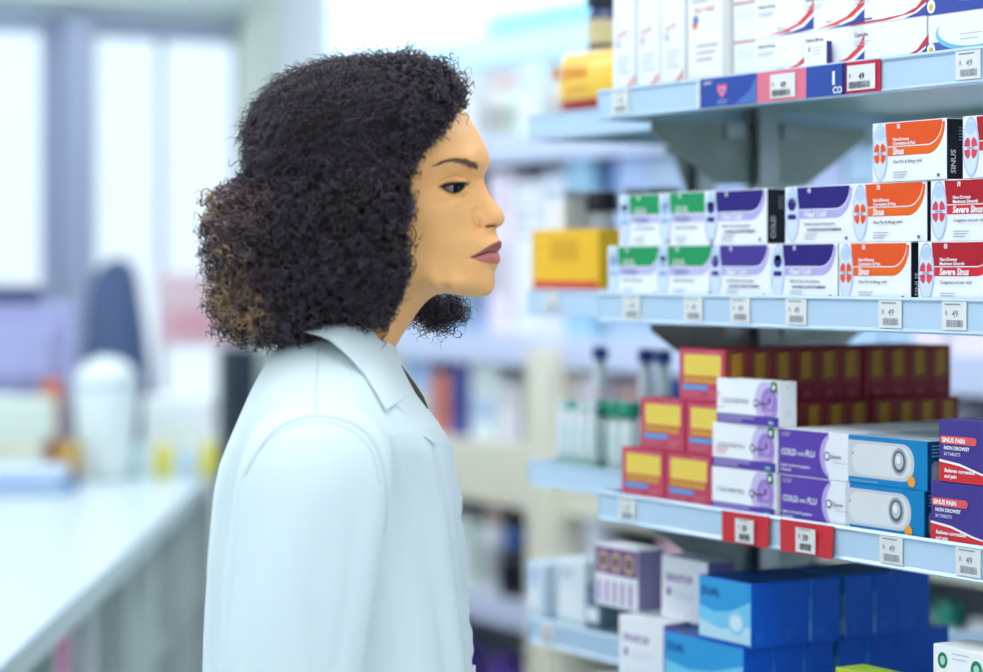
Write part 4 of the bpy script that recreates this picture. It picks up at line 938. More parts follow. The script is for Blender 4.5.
# eyes, lashes, brows
def eyeball(sgn):
    mb = MB(); SC = M('eye_white', (146, 136, 132), .2, coat=.3); IR = M('iris_brown', (26, 14, 11), .4, spec=.12); PU = M('pupil_black', (6, 5, 6), .15)
    c = np.array([EC[0], EC[1], sgn*EC[2]]); g = math.radians(50); ax = Vector((math.cos(g), math.sin(g), -.12)).normalized()   # gaze in (x, towards us, up)
    if sgn < 0: ax = Vector((math.cos(math.radians(12)), math.sin(math.radians(12)), -.12)).normalized()
    b = ax.orthogonal().normalized(); d = ax.cross(b); R0 = ER-.4
    th = [0, .22, .24, .38, .56, .60, .64, .8, 1.2, 1.6, 2.1, 2.6, 3.1]; P = []; n = 36
    for t_ in th:
        rr = R0*(1.0+.05*max(0, 1-t_/.5)); row = []
        for k in range(n):
            a = 2*PI*k/n; v = ax*math.cos(t_)+(b*math.cos(a)+d*math.sin(a))*math.sin(t_)
            row.append(to3(c[0]+rr*v.x, c[1]-rr*v.z, c[2]+rr*v.y))
        P.append(turn(np.array(row)))
    for i in range(len(th)-1): mb.grid(P[i:i+2], PU if i < 1 else (IR if i < 5 else SC), closeu=True)
    return attach(mb.build('eye'))
for sgn in (1, -1): eyeball(sgn)['label'] = 'dark brown eye'
HAIRD = M('lash_black', (22, 16, 18), .4)
def surf(x, y, sgn=1, lift=0.0): 
    w = face_w(np.atleast_1d(float(x)), np.atleast_1d(float(y)))[0] + lift; return turn(to3(np.array([x]), np.array([y]), np.array([sgn*w])))[0]
def lid_pt(x, y, sgn, lift):
    r2 = (x-EC[0])**2+(y-EC[1])**2; w = EC[2]+math.sqrt(max((ER+1.2)**2-r2, 0)) + lift; return turn(to3(np.array([x]), np.array([y]), np.array([sgn*w])))[0]
rr = random.Random(5)
for sgn in (1, -1):
    mb = MB(); pu = resample(np.array(eye_up), 26, False)
    mb.tube([lid_pt(x, y+.2, sgn, .15) for x, y in pu], [.0005+.0006*math.sin(PI*min(1, (i+3)/28)) for i in range(26)], HAIRD, 6)
    for i in range(34):
        f = i/33; x, y = resample(np.array(eye_up), 34, False)[i]; L = (3+3.6*f)*(1 if sgn > 0 else 1+1.5*f*f); a = lid_pt(x, y, sgn, .2)
        dx, dy, dw = (L*(.15+.85*f), -L*.18, L*(1.0-.62*f)); pts = []
        for k in range(6):
            u = k/5; pts.append(np.array(a) + np.array(HROT) @ (np.array([dx*u, -sgn*dw*u, (-dy*u*u*2.4 - 1.6*u*(1-u)*1.2)])*K))
        mb.tube(pts, [.00028, .00026, .00022, .00017, .0001, .00004], HAIRD, 4)
    pl = resample(np.array(eye_lo), 18, False)
    mb.tube([lid_pt(x, y, sgn, .05) for x, y in pl], .00032, M('lash_line_brown', (74, 48, 42), .5), 5)
    attach(mb.build('eyelashes'))
    mb = MB(); bt = np.array([(443,168.4),(448,165.4),(454,163.0),(461.5,161.4),(467.5,161.5),(473,162.6),(478,164.2),(482,165.8)]); bb = np.array([(443,168.7),(449,166.9),(454,165.2),(461,164.1),(467,165.4),(472,167.4),(477,169.8),(480.8,171.4)])
    tt = resample(bt, 90, False); tb = resample(bb, 90, False); BR = M('brow_hair', (122, 84, 62), .6)
    for i in range(800):
        k = min(89, int(90*rr.random()**.8)); v = .5+.5*rr.gauss(0, .55); p = tt[k]*(1-v)+tb[k]*v; g = (-2.6+rr.uniform(-.7, .7), -1.6*(k/89)+.9*(1-k/89)+rr.uniform(-.3, .3))
        a = surf(p[0], p[1], sgn, .12); b = surf(p[0]+g[0]*.5, p[1]+g[1]*.5, sgn, .45); c = surf(p[0]+g[0], p[1]+g[1], sgn, .35)
        mb.tube([a, b, c], [.00024, .0002, .00008], BR, 3, False)
    attach(mb.build('eyebrow'))

# ---- hair: inner volume coloured dark as the shade between curls, plus thousands of separate coils
OUT = [(462,104),(465,96),(464,86),(460,76),(455,69),(440,61),(420,55),(401,52),(380,50.5),(362,50.5),(338,53),(313,58),(295,64),(278,73),(262,88),(249,105),(241,123),(239,143),(239,160),(243,176),(236,189),(222,193),(210,198),(206,212),(204,236),(208,256),(215,275),(212,294),(214,310),(221,327),(232,340),(247,339),(264,336),(276,344),(290,344),(306,340),(322,333),(340,327),(357,326),(370,330),(381,329)]
HL = [(378,331),(388,330),(396,323),(402,312),(409,299),(410,285),(417,268),(414,250),(413,230),(420,214),(421,201),(415,190),(416,178),(420,164),(429,150),(440,137),(453,123),(462,104)]
POLY = np.array(OUT[:-1]+HL[:-1], float)
def envw(x, y):
    d = segdist(x, y, OUT); D = 62.0; e = np.clip(d/D, 0, 1)
    top = 94 + 0*x; low = 106 + 0*x; m = 1/(1+np.exp(-(y-172)/9)); mx_ = top*(1-m)+low*m
    # a dip where the upper hair is drawn back over the lower mass
    band = np.exp(-((y-(178-.10*(x-240)))/9)**2)*np.clip((x-236)/30, 0, 1)*np.clip((345-x)/60, 0, 1)
    taper = 1 - .22*np.clip((x-380)/80, 0, 1)*(1-m)
    return (mx_*taper - 13*band)*np.sqrt(np.clip(1-(1-e)**2, 0, 1))
def toh(x, y, w):
    f = 1-np.abs(w)*K/YW; return to3(491.5+(x-491.5)*f, 268+(y-268)*f, w)
def shrink(P, a):
    c = np.array([325., 200.]); d = P-c; r = np.hypot(d[:, 0], d[:, 1])[:, None]; return c + d*(1-a/r)
HS = resample(shrink(POLY, 7), 300); C1 = np.array([325., 200.]); NRh = 70; rho = 1-(1-np.linspace(0, 1, NRh))**1.5
hx = C1[0]+rho[1:, None]*(HS[None, :, 0]-C1[0]); hy = C1[1]+rho[1:, None]*(HS[None, :, 1]-C1[1])
hw = np.maximum(envw(hx, hy)-8, 1) + 1.6*np.sin(hx*.55+np.sin(hy*.4)*2)*np.sin(hy*.5+np.cos(hx*.3)*2)
hw[-1] = 0.0
hwf = hw.copy()
Vh = np.vstack([toh(hx, hy, hw).reshape(-1, 3), toh(hx, hy, -hw).reshape(-1, 3), toh(np.array([C1[0]]*2), np.array([C1[1]]*2), np.array([88., -88.]))])
nh = NRh-1; ia = np.arange(nh)[:, None]*300+np.arange(300)[None]; ib = ia + nh*300
Fh = np.vstack([quads(ia, True), quads(ib, False), np.stack([np.full(300, 2*nh*300), np.full(300, 2*nh*300), np.roll(ia[0], 0), np.roll(ia[0], -1)], -1)[:, 1:][:, [0, 2, 1, 1]][:0]])
HAIRIN = M('hair_inner', (12, 9, 12), .8, spec=.2, var=.4, scale=300, bump=1.0)
hm = np_mesh('hair', Vh, Fh, [HAIRIN]); hair = bpy.data.objects.new('hair', hm); COL.objects.link(hair); attach(hair); hair['label'] = 'dark brown curly shoulder length hair'
def strands(name, N, sampler, NP=34, sides=3):
    P0, D, Nn, L, R, turns, rad, col = sampler(N)         # root, direction, outward, length, coil radius, turns, thickness (all px), colour
    N = len(P0); u = np.linspace(0, 1, NP)[None, :, None]
    n1 = np.cross(D, Nn); n1 /= np.linalg.norm(n1, axis=1, keepdims=True)+1e-9; n2 = np.cross(n1, D)
    ph = RNG.uniform(0, 2*PI, (N, 1, 1)); Rr = R[:, None, None]*np.minimum(1, u*3.0)*(1+.35*np.sin(u*5+ph)); an = ph+u*turns[:, None, None]*2*PI*np.where(RNG.random((N, 1, 1)) < .5, 1, -1)
    bend = RNG.normal(0, .22, (N, 1, 3))*L[:, None, None]*u**2
    P = P0[:, None, :] + D[:, None, :]*L[:, None, None]*u + bend + Rr*(np.cos(an)*n1[:, None, :]+np.sin(an)*n2[:, None, :]) + Nn[:, None, :]*(3.0*np.sin(u*PI))
    P3 = toh(P[..., 0], P[..., 1], P[..., 2])
    Tn = np.gradient(P3, axis=1); Tn /= np.linalg.norm(Tn, axis=2, keepdims=True)+1e-12
    ref = np.array([.3, .2, .93]); a = np.cross(Tn, ref); a /= np.linalg.norm(a, axis=2, keepdims=True)+1e-9; b = np.cross(Tn, a)
    rd = (rad[:, None]*K*(1-.75*np.linspace(0, 1, NP)[None]**3))[..., None]
    ring = [P3+rd*(a*math.cos(2*PI*k/sides)+b*math.sin(2*PI*k/sides)) for k in range(sides)]
    Vv = np.stack(ring, 2).reshape(-1, 3)
    base = (np.arange(N)[:, None, None]*NP+np.arange(NP-1)[None, :, None])*sides + np.arange(sides)[None, None]
    nx = (np.arange(N)[:, None, None]*NP+np.arange(NP-1)[None, :, None])*sides + (np.arange(sides)[None, None]+1) % sides
    Fq = np.stack([base, nx, nx+sides, base+sides], -1).reshape(-1, 4)
    Cv = np.repeat(col, NP*sides, axis=0)
    m = np_mesh(name, Vv, Fq, [M('hair_strands', None, .30, spec=.6, attr='hue')], attrs={'hue': Cv}); o = bpy.data.objects.new(name, m); COL.objects.link(o); o.parent = hair; return o
def hue(x, y, N):
    c = np.array([lin(56), lin(43), lin(54)])[None]*RNG.uniform(.3, 1.6, (N, 1))*np.where(RNG.random((N, 1)) < .14, 2.2, 1)  # a random few strands lightened, hair highlights put into their colour
    t1 = np.exp(-((x-236)/20)**2-((y-292)/32)**2)*.62 + np.exp(-((x-212)/20)**2-((y-208)/22)**2)*.45 + np.exp(-((x-258)/14)**2-((y-312)/12)**2)*.7
    pick = (RNG.random(N) < t1)[:, None]; br = np.array([lin(186), lin(148), lin(106)])[None]*RNG.uniform(.4, 1.1, (N, 1))
    mid = (RNG.random(N) < np.clip((300-x)/110, 0, .7)*(y > 185))[:, None]; mm = np.array([lin(104), lin(78), lin(84)])[None]*RNG.uniform(.5, 1.1, (N, 1))
    return np.where(pick, br, np.where(mid, mm, c))
def rnd_in_poly(N, poly, margin=0):
    out = np.zeros((0, 2)); lo, hi = poly.min(0), poly.max(0)
    while len(out) < N:
        q_ = RNG.uniform(lo, hi, (N*2, 2)); out = np.vstack([out, q_[inside(q_[:, 0], q_[:, 1], poly)]])
    return out[:N]
def normal_env(x, y, sg):
    e = 2.0; w = envw(x, y); gx_ = (envw(x+e, y)-envw(x-e, y))/(2*e); gy_ = (envw(x, y+e)-envw(x, y-e))/(2*e)
    Nn = np.stack([-gx_, -gy_, sg*np.ones_like(x)], -1); return Nn/np.linalg.norm(Nn, axis=1, keepdims=True)
def side(N, near=.78): return np.where(RNG.random(N) < near, 1.0, -1.0)
SHP = shrink(POLY, 5)
def curls(N):                      # loose coils of the lower mass and the fringe
    p = rnd_in_poly(N*2, SHP); frz = (p[:, 0] > 395) & (p[:, 1] < 190); k = (p[:, 1] > 172+RNG.normal(0, 5, len(p))) | frz; p = p[k][:N]; N = len(p)
    x, y = p.T; sg = side(N); w = (envw(x, y)-RNG.uniform(0, 13, N)+3.4*np.sin(x*.33+np.sin(y*.21)*2)*np.sin(y*.29+np.cos(x*.17)*2)); Nn = normal_env(x, y, sg)
    P0 = np.stack([x, y, sg*w], -1); D = np.stack([RNG.normal(-.12, .55, N), RNG.normal(.55, .5, N), sg*RNG.normal(.15, .4, N)], -1) + Nn*.35
    ed = np.clip(1-segdist(x, y, OUT)/26, 0, 1)[:, None]; D = D*(1-.3*ed)+Nn*.55*ed; D /= np.linalg.norm(D, axis=1, keepdims=True)
    hd = segdist(x, y, HL); L = RNG.uniform(9, 25, N)*np.where(hd < 14, .5, 1)
    L = np.where((hd < 12) & (y < 320), RNG.uniform(5, 11, N), L); D[:, 0] = np.where((hd < 12) & (y < 320), D[:, 0]*.5, D[:, 0])
    return P0, D, Nn, L, RNG.uniform(1.8, 4.0, N), L/RNG.uniform(6, 10, N), RNG.uniform(.4, 1.0, N), hue(x, y, N)
def combed(N):                     # upper hair drawn back towards the tie
    p = rnd_in_poly(N*2, SHP); p = p[p[:, 1] < 176+RNG.normal(0, 4, len(p))][:N]; N = len(p); x, y = p.T
    sg = side(N); w = envw(x, y)-RNG.uniform(-.5, 6, N); Nn = normal_env(x, y, sg)
    D = np.stack([255-x, 172-y, np.zeros(N)], -1); dd = np.linalg.norm(D, axis=1, keepdims=True); D = D/dd; D[:, :2] += RNG.normal(0, .24, (N, 2)); D[:, 1] -= .10*np.clip((x-300)/100, 0, 1)
    D -= Nn*(D*Nn).sum(1, keepdims=True)*.95; D /= np.linalg.norm(D, axis=1, keepdims=True)
    L = RNG.uniform(18, 48, N)*np.clip(dd[:, 0]/60, .3, 1)
    return np.stack([x, y, sg*w], -1), D, Nn, L, RNG.uniform(.8, 2.2, N), L/RNG.uniform(7, 13, N), RNG.uniform(.3, .62, N), hue(x, y, N)
def fuzz(N):                       # flyaway hairs round the outline
    o = resample(np.array(OUT), N, False) + RNG.normal(0, 1.5, (N, 2)); c = np.array([330., 200.]); d = o-c; d /= np.linalg.norm(d, axis=1, keepdims=True); o = o-d*RNG.uniform(5, 12, (N, 1))
    x, y = o.T; D = np.stack([d[:, 0], d[:, 1], RNG.normal(0, .5, N)], -1)+RNG.normal(0, .5, (N, 3)); D /= np.linalg.norm(D, axis=1, keepdims=True); low = (y > 185) & (x < 330)
    Nn = np.stack([-D[:, 1], D[:, 0], D[:, 2]+.3], -1); L = RNG.uniform(4, 11, N)*np.where(low, 1.35, 1)
    return np.stack([x, y, RNG.uniform(-40, 45, N)], -1), D, Nn, L, np.where(low, RNG.uniform(1.2, 3, N), RNG.uniform(.8, 1.8, N)), L/RNG.uniform(4, 7, N), RNG.uniform(.2, .34, N), hue(x, y, N)
def farside(N):                    # hair on the far shoulder, seen below the chin
    c = np.array([430., 313.]); ang = RNG.uniform(0, 2*PI, N); r_ = np.sqrt(RNG.random(N)); x = c[0]+r_*31*np.cos(ang); y = c[1]-4+r_*19*np.sin(ang); w = -RNG.uniform(62, 100, N)
    D = np.stack([RNG.normal(.2, .5, N), RNG.normal(.6, .4, N), RNG.normal(0, .4, N)], -1); D /= np.linalg.norm(D, axis=1, keepdims=True); Nn = np.stack([D[:, 1], -D[:, 0], np.full(N, .3)], -1)
    L = RNG.uniform(10, 24, N); return np.stack([x, y, w], -1), D, Nn, L, RNG.uniform(1.8, 4.4, N), L/RNG.uniform(6, 9, N), RNG.uniform(.3, .6, N), hue(x+200, y, N)
def ringlets(N):                   # the few loose spirals at the temple and below the chin
    R = np.array([(419,229,66,19,3.4,1.0),(420,249,64,18,2.8,1.1),(447,318,-80,24,4.2,1.8),(452,322,-84,20,5.2,1.3),(440,322,-82,22,3.6,2.2),(458,312,-80,14,3.4,1.6),(436,326,-78,14,4,1.4),(418,276,60,12,2.4,1.2)]); R = np.repeat(R, 2, axis=0) + RNG.normal(0, .2, (16, 6))*np.array([1, 1, 1, 1, .5, .1]); N = len(R)
    D = np.tile(np.array([.12, .97, .1]), (N, 1)) + RNG.normal(0, .08, (N, 3)); D /= np.linalg.norm(D, axis=1, keepdims=True); Nn = np.tile(np.array([1., 0, .2]), (N, 1))
    return R[:, :3], D, Nn, R[:, 3], R[:, 4], R[:, 5], np.full(N, .55), hue(R[:, 0]+200, R[:, 1], N)
strands('curls', 7800, curls, 32); strands('combed_back_hair', 6500, combed, 30); strands('flyaway_hair', 1500, fuzz, 22); strands('far_side_curls', 520, farside, 34); 
def lock(px, w, r=.5):
    q_ = cr_spline([(x, y, w+dw) for x, y, dw in px], 60); q2 = []
    mb = MB(); mb.tube([toh(np.array([p[0]]), np.array([p[1]]), np.array([p[2]]))[0] for p in q_], [r*K*(1-.6*(i/59)**2) for i in range(60)], HAIRD, 6); o = mb.build('ringlet'); attach(o); return o
def spiral(x, y, w, r, turns, h, tilt=.9):
    lock([(x+r*math.cos(a)*(1-.2*a/(turns*6.3)), y+h*a/(turns*6.3)+r*tilt*math.sin(a), 2*math.sin(a*.5)) for a in np.linspace(0, turns*6.283, 36)], w)
lock([(410,224,0),(414,228,1),(416.8,235,2),(413.5,242,1),(409.8,248,0),(410.5,255,1),(415,259,2),(416.6,264,2),(415,270,1),(413.4,276,0)], 68, .62)
lock([(409,226,0),(412,232,1),(411,240,2),(415,247,1),(416,252,0),(412,258,1)], 67, .4)
spiral(455, 338, -80, 4.8, 1.15, 2); spiral(449, 331, -82, 3.6, 1.6, 6); spiral(441, 333, -80, 3.8, 1.4, 5); spiral(462, 322, -84, 3.6, 1.3, 5); spiral(466, 310, -84, 3.2, 1.4, 7)
lock([(440,305,0),(446,310,1),(450,316,0),(448,322,1),(451,328,2),(456,334,0)], -80, .5); lock([(455,300,0),(462,303,1),(466,308,0),(463,313,1),(467,318,2)], -84, .45)
spiral(417, 190, 70, 2.6, 1.4, 5); spiral(419, 171, 70, 2.4, 1.2, 4)
# dark hair tie at the back
mb = MB(); NVY = M('hair_tie_navy', (40, 46, 92), .6, var=.2, scale=200)
P = []
for j in range(9):
    t_ = j/8; x = 250+22*t_; y = 176-4*t_+2*math.sin(6*t_); P.append([(toh(np.array([x+3*math.sin(a)]), np.array([y-6*math.cos(a)*math.sin(PI*min(max(t_, .08), .92))]), np.array([float(envw(np.array([x]), np.array([y]))[0])-1+2.4*math.sin(a)])))[0] for a in np.linspace(0, 2*PI, 12, endpoint=False)])
mb.grid(P, NVY, closeu=True); o = mb.build('hair_tie'); attach(o)

# ---- clothes: coat body, sleeves, collar, shirt
COAT = M('coat_cotton', (217, 231, 232), .75, var=.02, scale=14, bump=.12, sss=.0); SHIRT = M('shirt_olive', (62, 60, 44), .8, var=.1, scale=40, bump=.2)
LVL = [(333,288,384,50),(338,286,388,60),(345,280,394,76),(354,273,398,98),(364,267,401,120),(376,260,407,142),(392,252,415,160),(408,245,426,169),(424,238,438,173),(440,231,446,170),(460,223,451,162),(485,217,456,154),(520,213,460,150),(560,209,463,148),(610,207,467,148),(672,205,471,150),(740,202,474,156),(830,198,478,172),(950,195,482,182),(1080,192,484,190),(1130,192,484,190)]
LA = np.array(LVL, float)
def torso_pt(y, a, shr=0.0):
    x0, x1, hw_ = (np.interp(y, LA[:, 0], LA[:, i]) for i in (1, 2, 3)); c, s_ = math.cos(a), math.sin(a); ex = 2/2.35
    xm = (x0+x1)/2; rx = (x1-x0)/2-shr; xx = xm + rx*math.copysign(abs(c)**ex, c); ww = (hw_-shr)*math.copysign(abs(s_)**ex, s_)
    fade = min(1, max(0, (y-372)/80)); f = 0
    f += 2.2*fade*math.sin(a*9+y*.006+1.3*math.sin(y*.011))*(.6+.4*math.sin(y*.02+a)) 
    f += 2.6*fade*math.exp(-((a-2.25-.0006*(y-480))/.10)**2) - 5.0*fade*math.exp(-((a-2.46-.0004*(y-480))/.08)**2) + 2.6*fade*math.exp(-((a-2.66)/.09)**2)
    f -= 3.6*fade*math.exp(-((a-.80+.0012*(y-470))/.08)**2); f += 2.8*fade*math.exp(-((a-.60+.001*(y-470))/.09)**2); f -= 2.6*fade*math.exp(-((a-.38+.0007*(y-470))/.05)**2); f -= 2.4*fade*math.exp(-((a-1.05+.0004*(y-520))/.06)**2)
    return (xx+f*c, y, ww+f*s_)
def smooth_levels(ys): return ys
ys = list(np.r_[np.arange(333, 480, 3.0), np.arange(480, 760, 7.0), np.arange(760, 1131, 18.0)])
for nm, mat_, shr, yr in (('coat', COAT, 0, ys), ):
    P = [[PX(*torso_pt(y, a, shr)) for a in np.linspace(0, 2*PI, 180, endpoint=False)] for y in yr]
    mb = MB(); mb.grid(P, mat_, closeu=True); coat = mb.build('coat'); attach(coat)
    # neck opening is covered by the collar; hem is left open
mb = MB(); n = 60
for i, (y, ins, fw) in enumerate(()): pass
sl = [(345,300,389,40),(350,296,392,44),(360,290,398,40),(372,290,407,34),(385,290,416.5,28),(397,290,424,22),(408,292,428.5,15),(414,292,425,9)]
P = [[PX((x0+x1)/2+(x1-x0)/2*math.copysign(abs(math.cos(a))**.9, math.cos(a)), y, w_*math.copysign(abs(math.sin(a))**.9, math.sin(a))) for a in np.linspace(0, 2*PI, 40, endpoint=False)] for y, x0, x1, w_ in sl]
mb.grid(P, SHIRT, closeu=True); o = mb.build('shirt'); attach(o); o['label'] = 'dark olive top showing in the coat opening'
# sleeve
def sleeve(sgn):
    path = [(330,440,96,38),(331,432,120,54),(331,434,144,65),(331,442,158,69),(330,458,167,69.5),(329,478,172,69),(327,506,176,68),(323,546,180,66.5),(317,596,183,64),(311,646,185,61),(305,700,186,59),(300,740,187,58),(299,790,187,56),(302,850,186,55),(308,920,184,53),(314,960,182,51)]
    pa = np.array(path, float); d = np.r_[0, np.cumsum(np.linalg.norm(np.diff(pa[:, :3], axis=0), axis=1))]; tt = np.linspace(0, d[-1], 110); q_ = np.stack([np.interp(tt, d, pa[:, i]) for i in range(4)], -1)
    for _ in range(6): q_[1:-1] = (q_[:-2]+2*q_[1:-1]+q_[2:])/4
    P = []
    for i in range(len(q_)):
        T_ = q_[min(i+1, len(q_)-1), :3]-q_[max(i-1, 0), :3]; T_ /= np.linalg.norm(T_); e1 = np.array([1., 0, 0]); e1 -= T_*e1.dot(T_); e1 /= np.linalg.norm(e1); e2 = np.cross(T_, e1)
        row = []; r0 = q_[i, 3]; v = tt[i]
        for a in np.linspace(0, 2*PI, 120, endpoint=False):
            fade = min(1, max(0, (v-60)/60)); f = 1.2*math.exp(-((v-48)/3.0)**2)*0 + 2.0*fade*math.sin(a*5+v*.018+1.5*math.sin(v*.013)) + 1.1*fade*math.sin(a*11-v*.03)*math.exp(-((v-300)/150)**2)
            for a0, sl_, am, wd in ((1.1, .0016, -3.0, .13), (1.42, .0012, 2.2, .14), (2.5, -.0012, -3.2, .12), (2.8, -.0009, 2.6, .13), (.3, .0011, -2.2, .12), (5.4, 0, -2, .12)):
                aa = (a-a0-sl_*(v-150)+PI) % (2*PI)-PI; f += 1.7*1.5*am*fade*math.exp(-(aa/wd)**2)*(.55+.45*math.sin(v*.012+a0*3))
            if sgn > 0:
                for A0, V0, sl2, am2 in ((2.45, 70, .010, -3.4), (2.2, 78, .012, 2.4), (2.75, 84, .008, -3.0), (.55, 66, -.010, -2.6), (.75, 80, -.010, 2.0)):
                    aa = a-A0+sl2*(v-V0); f += am2*math.exp(-(aa/.11)**2)*math.exp(-((v-V0-18)/30)**2)
            c, s_ = math.cos(a), math.sin(a); rx, rw = r0, r0*.74
            row.append(q_[i, :3] + e1*(rx+f)*c + e2*(rw+f)*s_)
        P.append([PX(p[0], p[1], sgn*p[2]) for p in row])
    mb = MB(); mb.grid(P, COAT, closeu=True); 
    Pi = [[tuple(np.array(c_)*.0+np.array(c_)) for c_ in r] for r in P[-1:]]
    cen = np.mean(np.array(P[-1]), axis=0); inn = [tuple(cen+(np.array(c_)-cen)*.94) for c_ in P[-1]]; up = [(a_, b_, c_+.03) for a_, b_, c_ in inn]; mb.grid([P[-1], inn, up], COAT, closeu=True)
    o = mb.build('sleeve'); o.parent = coat; return o
sleeve(1); sleeve(-1)
SEAM_SHADE = M('coat_seam_shade', (192, 208, 212), .8)  # greyer coat colour painted as the shadow line along the seams
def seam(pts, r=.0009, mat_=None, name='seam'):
    mb = MB(); mb.tube(pts, r, mat_ or SEAM_SHADE, 6); o = mb.build(name); o.parent = coat; return o
def torso_w(xn, y):
    x0, x1, hw_ = (np.interp(y, LA[:, 0], LA[:, i]) for i in (1, 2, 3)); q_ = abs((xn-(x0+x1)/2)/((x1-x0)/2))
    return hw_*max(0.0, 1-q_**2.35)**(1/2.35) if q_ < 1 else 0.0
def on_coat(x, y, w, lift):            # nominal coordinates of a point seen at (x, y) lying on the coat or at half width w, whichever is further out
    w_ = w
    for _ in range(4):
        f = 1-w_*K/YW; xn, yn = 491.5+(x-491.5)*f, 268+(y-268)*f; w_ = max(w, torso_w(xn, yn)+lift if w > 4 else w)
    return np.array([xn, yn, w_])
# collar leaf, mirrored
def leaf(name, inner, outer, thick, sgn, n=40, m=10, bulge=3.0, parent=None):
    I, O = cr_spline(inner, n), cr_spline(outer, n); top = []; bot = []
    for i in range(n):
        a, b = I[i], O[i]; r1, r2 = [], []
        for j in range(m):
            v = j/(m-1); p = a*(1-v)+b*v; p = on_coat(p[0], p[1], p[2], 1.2+1.0*v); nrm = np.array([.25, -.45, .85]); p = p + nrm*bulge*math.sin(PI*v)**.8 * (1-v*.3)
            r1.append(PX(p[0]+nrm[0]*thick, p[1]+nrm[1]*thick, sgn*(p[2]+nrm[2]*thick))); r2.append(PX(p[0], p[1], sgn*p[2]))
        top.append(r1); bot.append(r2)
    mb = MB(); mb.grid(top, COAT, flip=sgn > 0); mb.grid(bot, COAT, flip=sgn < 0)
    mb.grid([[r[0] for r in top], [r[0] for r in bot]], COAT); mb.grid([[r[-1] for r in top], [r[-1] for r in bot]], COAT, flip=True); mb.grid([top[0], bot[0]], COAT); mb.grid([top[-1], bot[-1]], COAT)
    o = mb.build(name); o.parent = coat; return o
for sg in (1, -1):
    leaf('collar', [(296,312,0),(306,314,34),(330,318,54),(358,322,60),(374,333,56),(388,353,50),(399,375,42),(409,397,33)], [(284,326,2),(292,330,55),(308,333,80),(327,338,104),(346,354,118),(363,373,119),(375,392,116),(385.5,411,108)], 2.2, sg)
    leaf('lapel', [(396,372,40),(403,386,36),(412,402,26),(421,418,18),(432,434,8)], [(394,404,82),(402,412,78),(414,426,66),(424,437,50),(437,446,26)], 1.6, sg, bulge=1.5)
# neck stand joining the two leaves
# front placket with its wavy edge
P = []; P2 = []
for y in np.arange(430, 1120, 4.0):
    x1 = float(np.interp(y, LA[:, 0], LA[:, 2])); wv = 1.3*math.sin(y*.13)+.8*math.sin(y*.31+1) if y < 700 else 0
    P.append([PX(x1+2.6+wv*.6, y, -4), PX(x1+3.2+wv, y, 3+wv), PX(x1+1.6, y, 16), PX(*[v + d_ for v, d_ in zip(torso_pt(y, .16), (-1.0, 0, 0))])]); 
mb = MB(); mb.grid(P, COAT, flip=False); mb.grid([[(a_-.0022, b_, c_) for a_, b_, c_ in r] for r in P], COAT, flip=True); mb.grid([[r[0] for r in P], [(r[0][0]-.0022, r[0][1], r[0][2]) for r in P]], COAT)
o = mb.build('placket'); o.parent = coat
BTN = M('button_white', (214, 220, 220), .3)
for y in (500, 585, 670, 760, 850):
    x1 = float(np.interp(y, LA[:, 0], LA[:, 2])); c = Vector(PX(x1+3.4, y, 6)); mb = MB(); mb.lathe([(.0001, -.0016), (.0055, -.0016), (.006, 0), (.005, .0014), (.0001, .001)], 0, 0, BTN, 16, cap=False)
    o = mb.build('button'); o.parent = coat; o.location = c; o.rotation_euler = (0, PI/2, 0)
# seams found on the outermost cloth
from mathutils.bvhtree import BVHTree
def bv(o): m = o.data; return BVHTree.FromPolygons([v.co for v in m.vertices], [p.vertices for p in m.polygons])
TREES = [bv(o_) for o_ in [coat]+[c_ for c_ in bpy.data.objects if c_.name.startswith('sleeve')]]
def drop(px, py):
    dr = Vector(((px-491.5)/FPX, 1, (268-py)/FPX)).normalized(); best = None; og = Vector((0, 0, EYE))
    for t_ in TREES:
        h = t_.ray_cast(og, dr)
        if h[0] is not None and (best is None or h[3] < best[1]): best = (h[0], h[3])
    return best[0] if best else None
def cloth_seam(pts, r=.0011, nm='seam'):
    p = resample(np.array(pts, float), 70, False)
    for _ in range(4): p[1:-1] = (p[:-2]+2*p[1:-1]+p[2:])/4
    h = [drop(*q_) for q_ in p]; h = [q_ for q_ in h if q_ is not None]
    if len(h) > 3: seam(h, r, None, nm)
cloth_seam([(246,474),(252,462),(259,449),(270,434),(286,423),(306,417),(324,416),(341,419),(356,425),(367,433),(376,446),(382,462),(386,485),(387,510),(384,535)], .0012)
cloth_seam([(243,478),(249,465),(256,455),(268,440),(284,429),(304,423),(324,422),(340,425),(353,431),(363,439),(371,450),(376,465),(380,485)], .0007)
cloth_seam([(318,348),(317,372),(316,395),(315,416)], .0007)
# ---- trousers, shoes and hands (below the frame)
TRO = M('trouser_charcoal', (52, 56, 66), .8, var=.1, scale=30, bump=.2); SHO = M('shoe_black', (24, 24, 28), .35, coat=.3)
def ring(cx_, cy_, z, rx, ry, n=28): return [(cx_+rx*math.cos(2*PI*k/n), cy_+ry*math.sin(2*PI*k/n), z) for k in range(n)]
X0 = PX(338, 0)[0]; mb = MB()
mb.grid([ring(X0, YW, z, rx, ry, 40) for z, rx, ry in ((1.08, .10, .14), (.98, .112, .162), (.90, .118, .175), (.82, .112, .175), (.78, .10, .165))], TRO, closeu=True)
for s_ in (-1, 1): mb.grid([ring(X0+dx, YW+s_*dy, z, r1, r2) for z, dx, dy, r1, r2 in ((.86, 0, .085, .09, .085), (.74, .0, .088, .086, .082), (.60, .005, .09, .072, .07), (.48, .008, .09, .064, .062), (.36, -.004, .09, .06, .058), (.22, -.012, .09, .055, .054), (.09, -.014, .09, .054, .054), (.06, -.012, .09, .056, .056))], TRO, closeu=True)
attach(mb.build('trousers'))
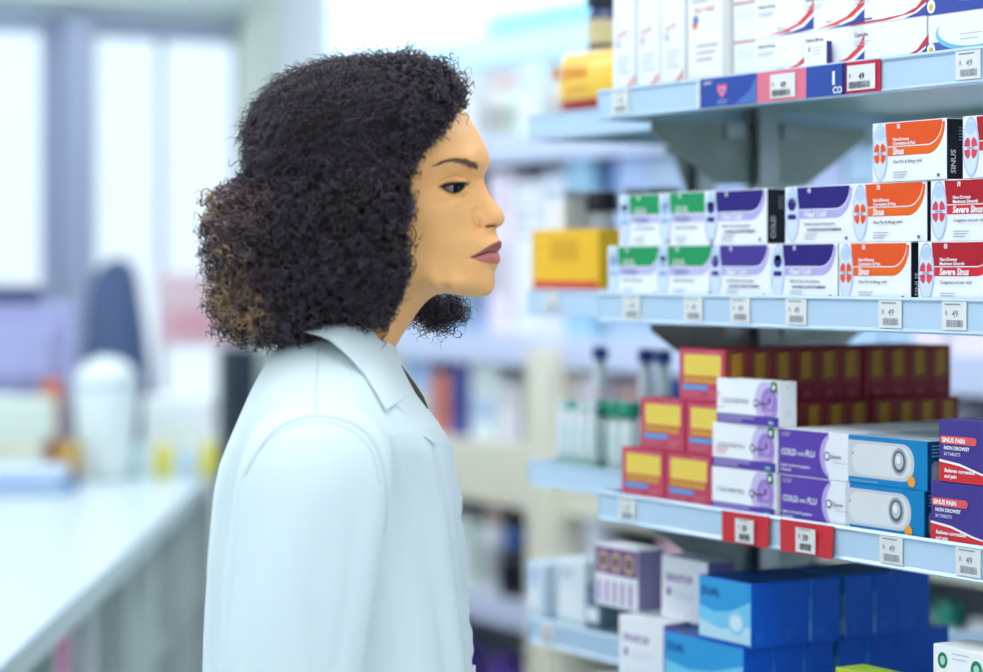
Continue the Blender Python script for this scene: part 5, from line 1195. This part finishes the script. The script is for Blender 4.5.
for s_ in (-1, 1):
    mb = MB(); cx_, cy_ = X0, YW+s_*.09; P = []
    for z, k_ in ((0, .9), (.012, 1.0), (.02, .97), (.035, .93), (.055, .72), (.075, .45), (.10, .30)):
        P.append([(cx_+.045+(.145*k_ if math.cos(a) > 0 else .115*min(1, k_+.12))*math.cos(a) - (.05*(1-k_)), cy_+(.044*(.8+.2*k_))*math.sin(a)*(1-.15*max(0, -math.cos(a))), z) for a in np.linspace(0, 2*PI, 36, endpoint=False)])
    mb.grid(P, SHO, closeu=True); mb.face(list(range(36))[::-1], SHO); mb.face([6*36+i for i in range(36)], SHO); attach(mb.build('shoe'))
def hand(sgn):
    """relaxed hand grown from a skinned skeleton"""
    w0_ = Vector(PX(314, 950, sgn*182)); out = Vector((0, -sgn, 0)); dn = Vector((.12, 0, -1)).normalized(); fw = Vector((1, 0, .12)).normalized()
    vs, es, rs = [], [], []
    def add(p, r, prev=None):
        vs.append(tuple(p)); rs.append(r); 
        if prev is not None: es.append((prev, len(vs)-1))
        return len(vs)-1
    a = add(w0_+Vector((0, 0, .05)), .027); b = add(w0_-Vector((0, 0, .02)), .024, a); c = add(w0_+dn*.06, .026, b)
    for i, (off_, L) in enumerate(((.030, .074), (.010, .082), (-.010, .077), (-.028, .060))):
        k = add(w0_+dn*.10+fw*off_, .0115, c); p = w0_+dn*.10+fw*off_; dirn = dn.copy(); prev = k
        for j, f in enumerate((.45, .32, .23)):
            dirn = (dirn - out*(.22+.12*j)).normalized(); p = p+dirn*L*f; prev = add(p, .0088-.001*j, prev)
    p = w0_+dn*.035+fw*.024; k = add(p, .013, b)
    for j, L in enumerate((.034, .028)): p = p+(dn*.75+fw*.6-out*.25).normalized()*L; k = add(p, .0105-.0015*j, k)
    m_ = bpy.data.meshes.new('hand'); m_.from_pydata(vs, es, []); ho = bpy.data.objects.new('hand', m_); COL.objects.link(ho)
    sk = ho.modifiers.new('s', 'SKIN'); sv = m_.skin_vertices[0].data
    for i, r in enumerate(rs): sv[i].radius = (r, r)
    sv[0].use_root = True; ss = ho.modifiers.new('d', 'SUBSURF'); ss.levels = 2; ss.render_levels = 2
    dg = bpy.context.evaluated_depsgraph_get(); me_ = bpy.data.meshes.new_from_object(ho.evaluated_get(dg)); bpy.data.objects.remove(ho)
    me_.materials.clear(); me_.materials.append(M('skin_plain', (250, 186, 118), .45, sss=.1, var=.04, scale=50)); smooth_closed(me_)
    h = bpy.data.objects.new('hand', me_); COL.objects.link(h); attach(h)
hand(1); hand(-1)
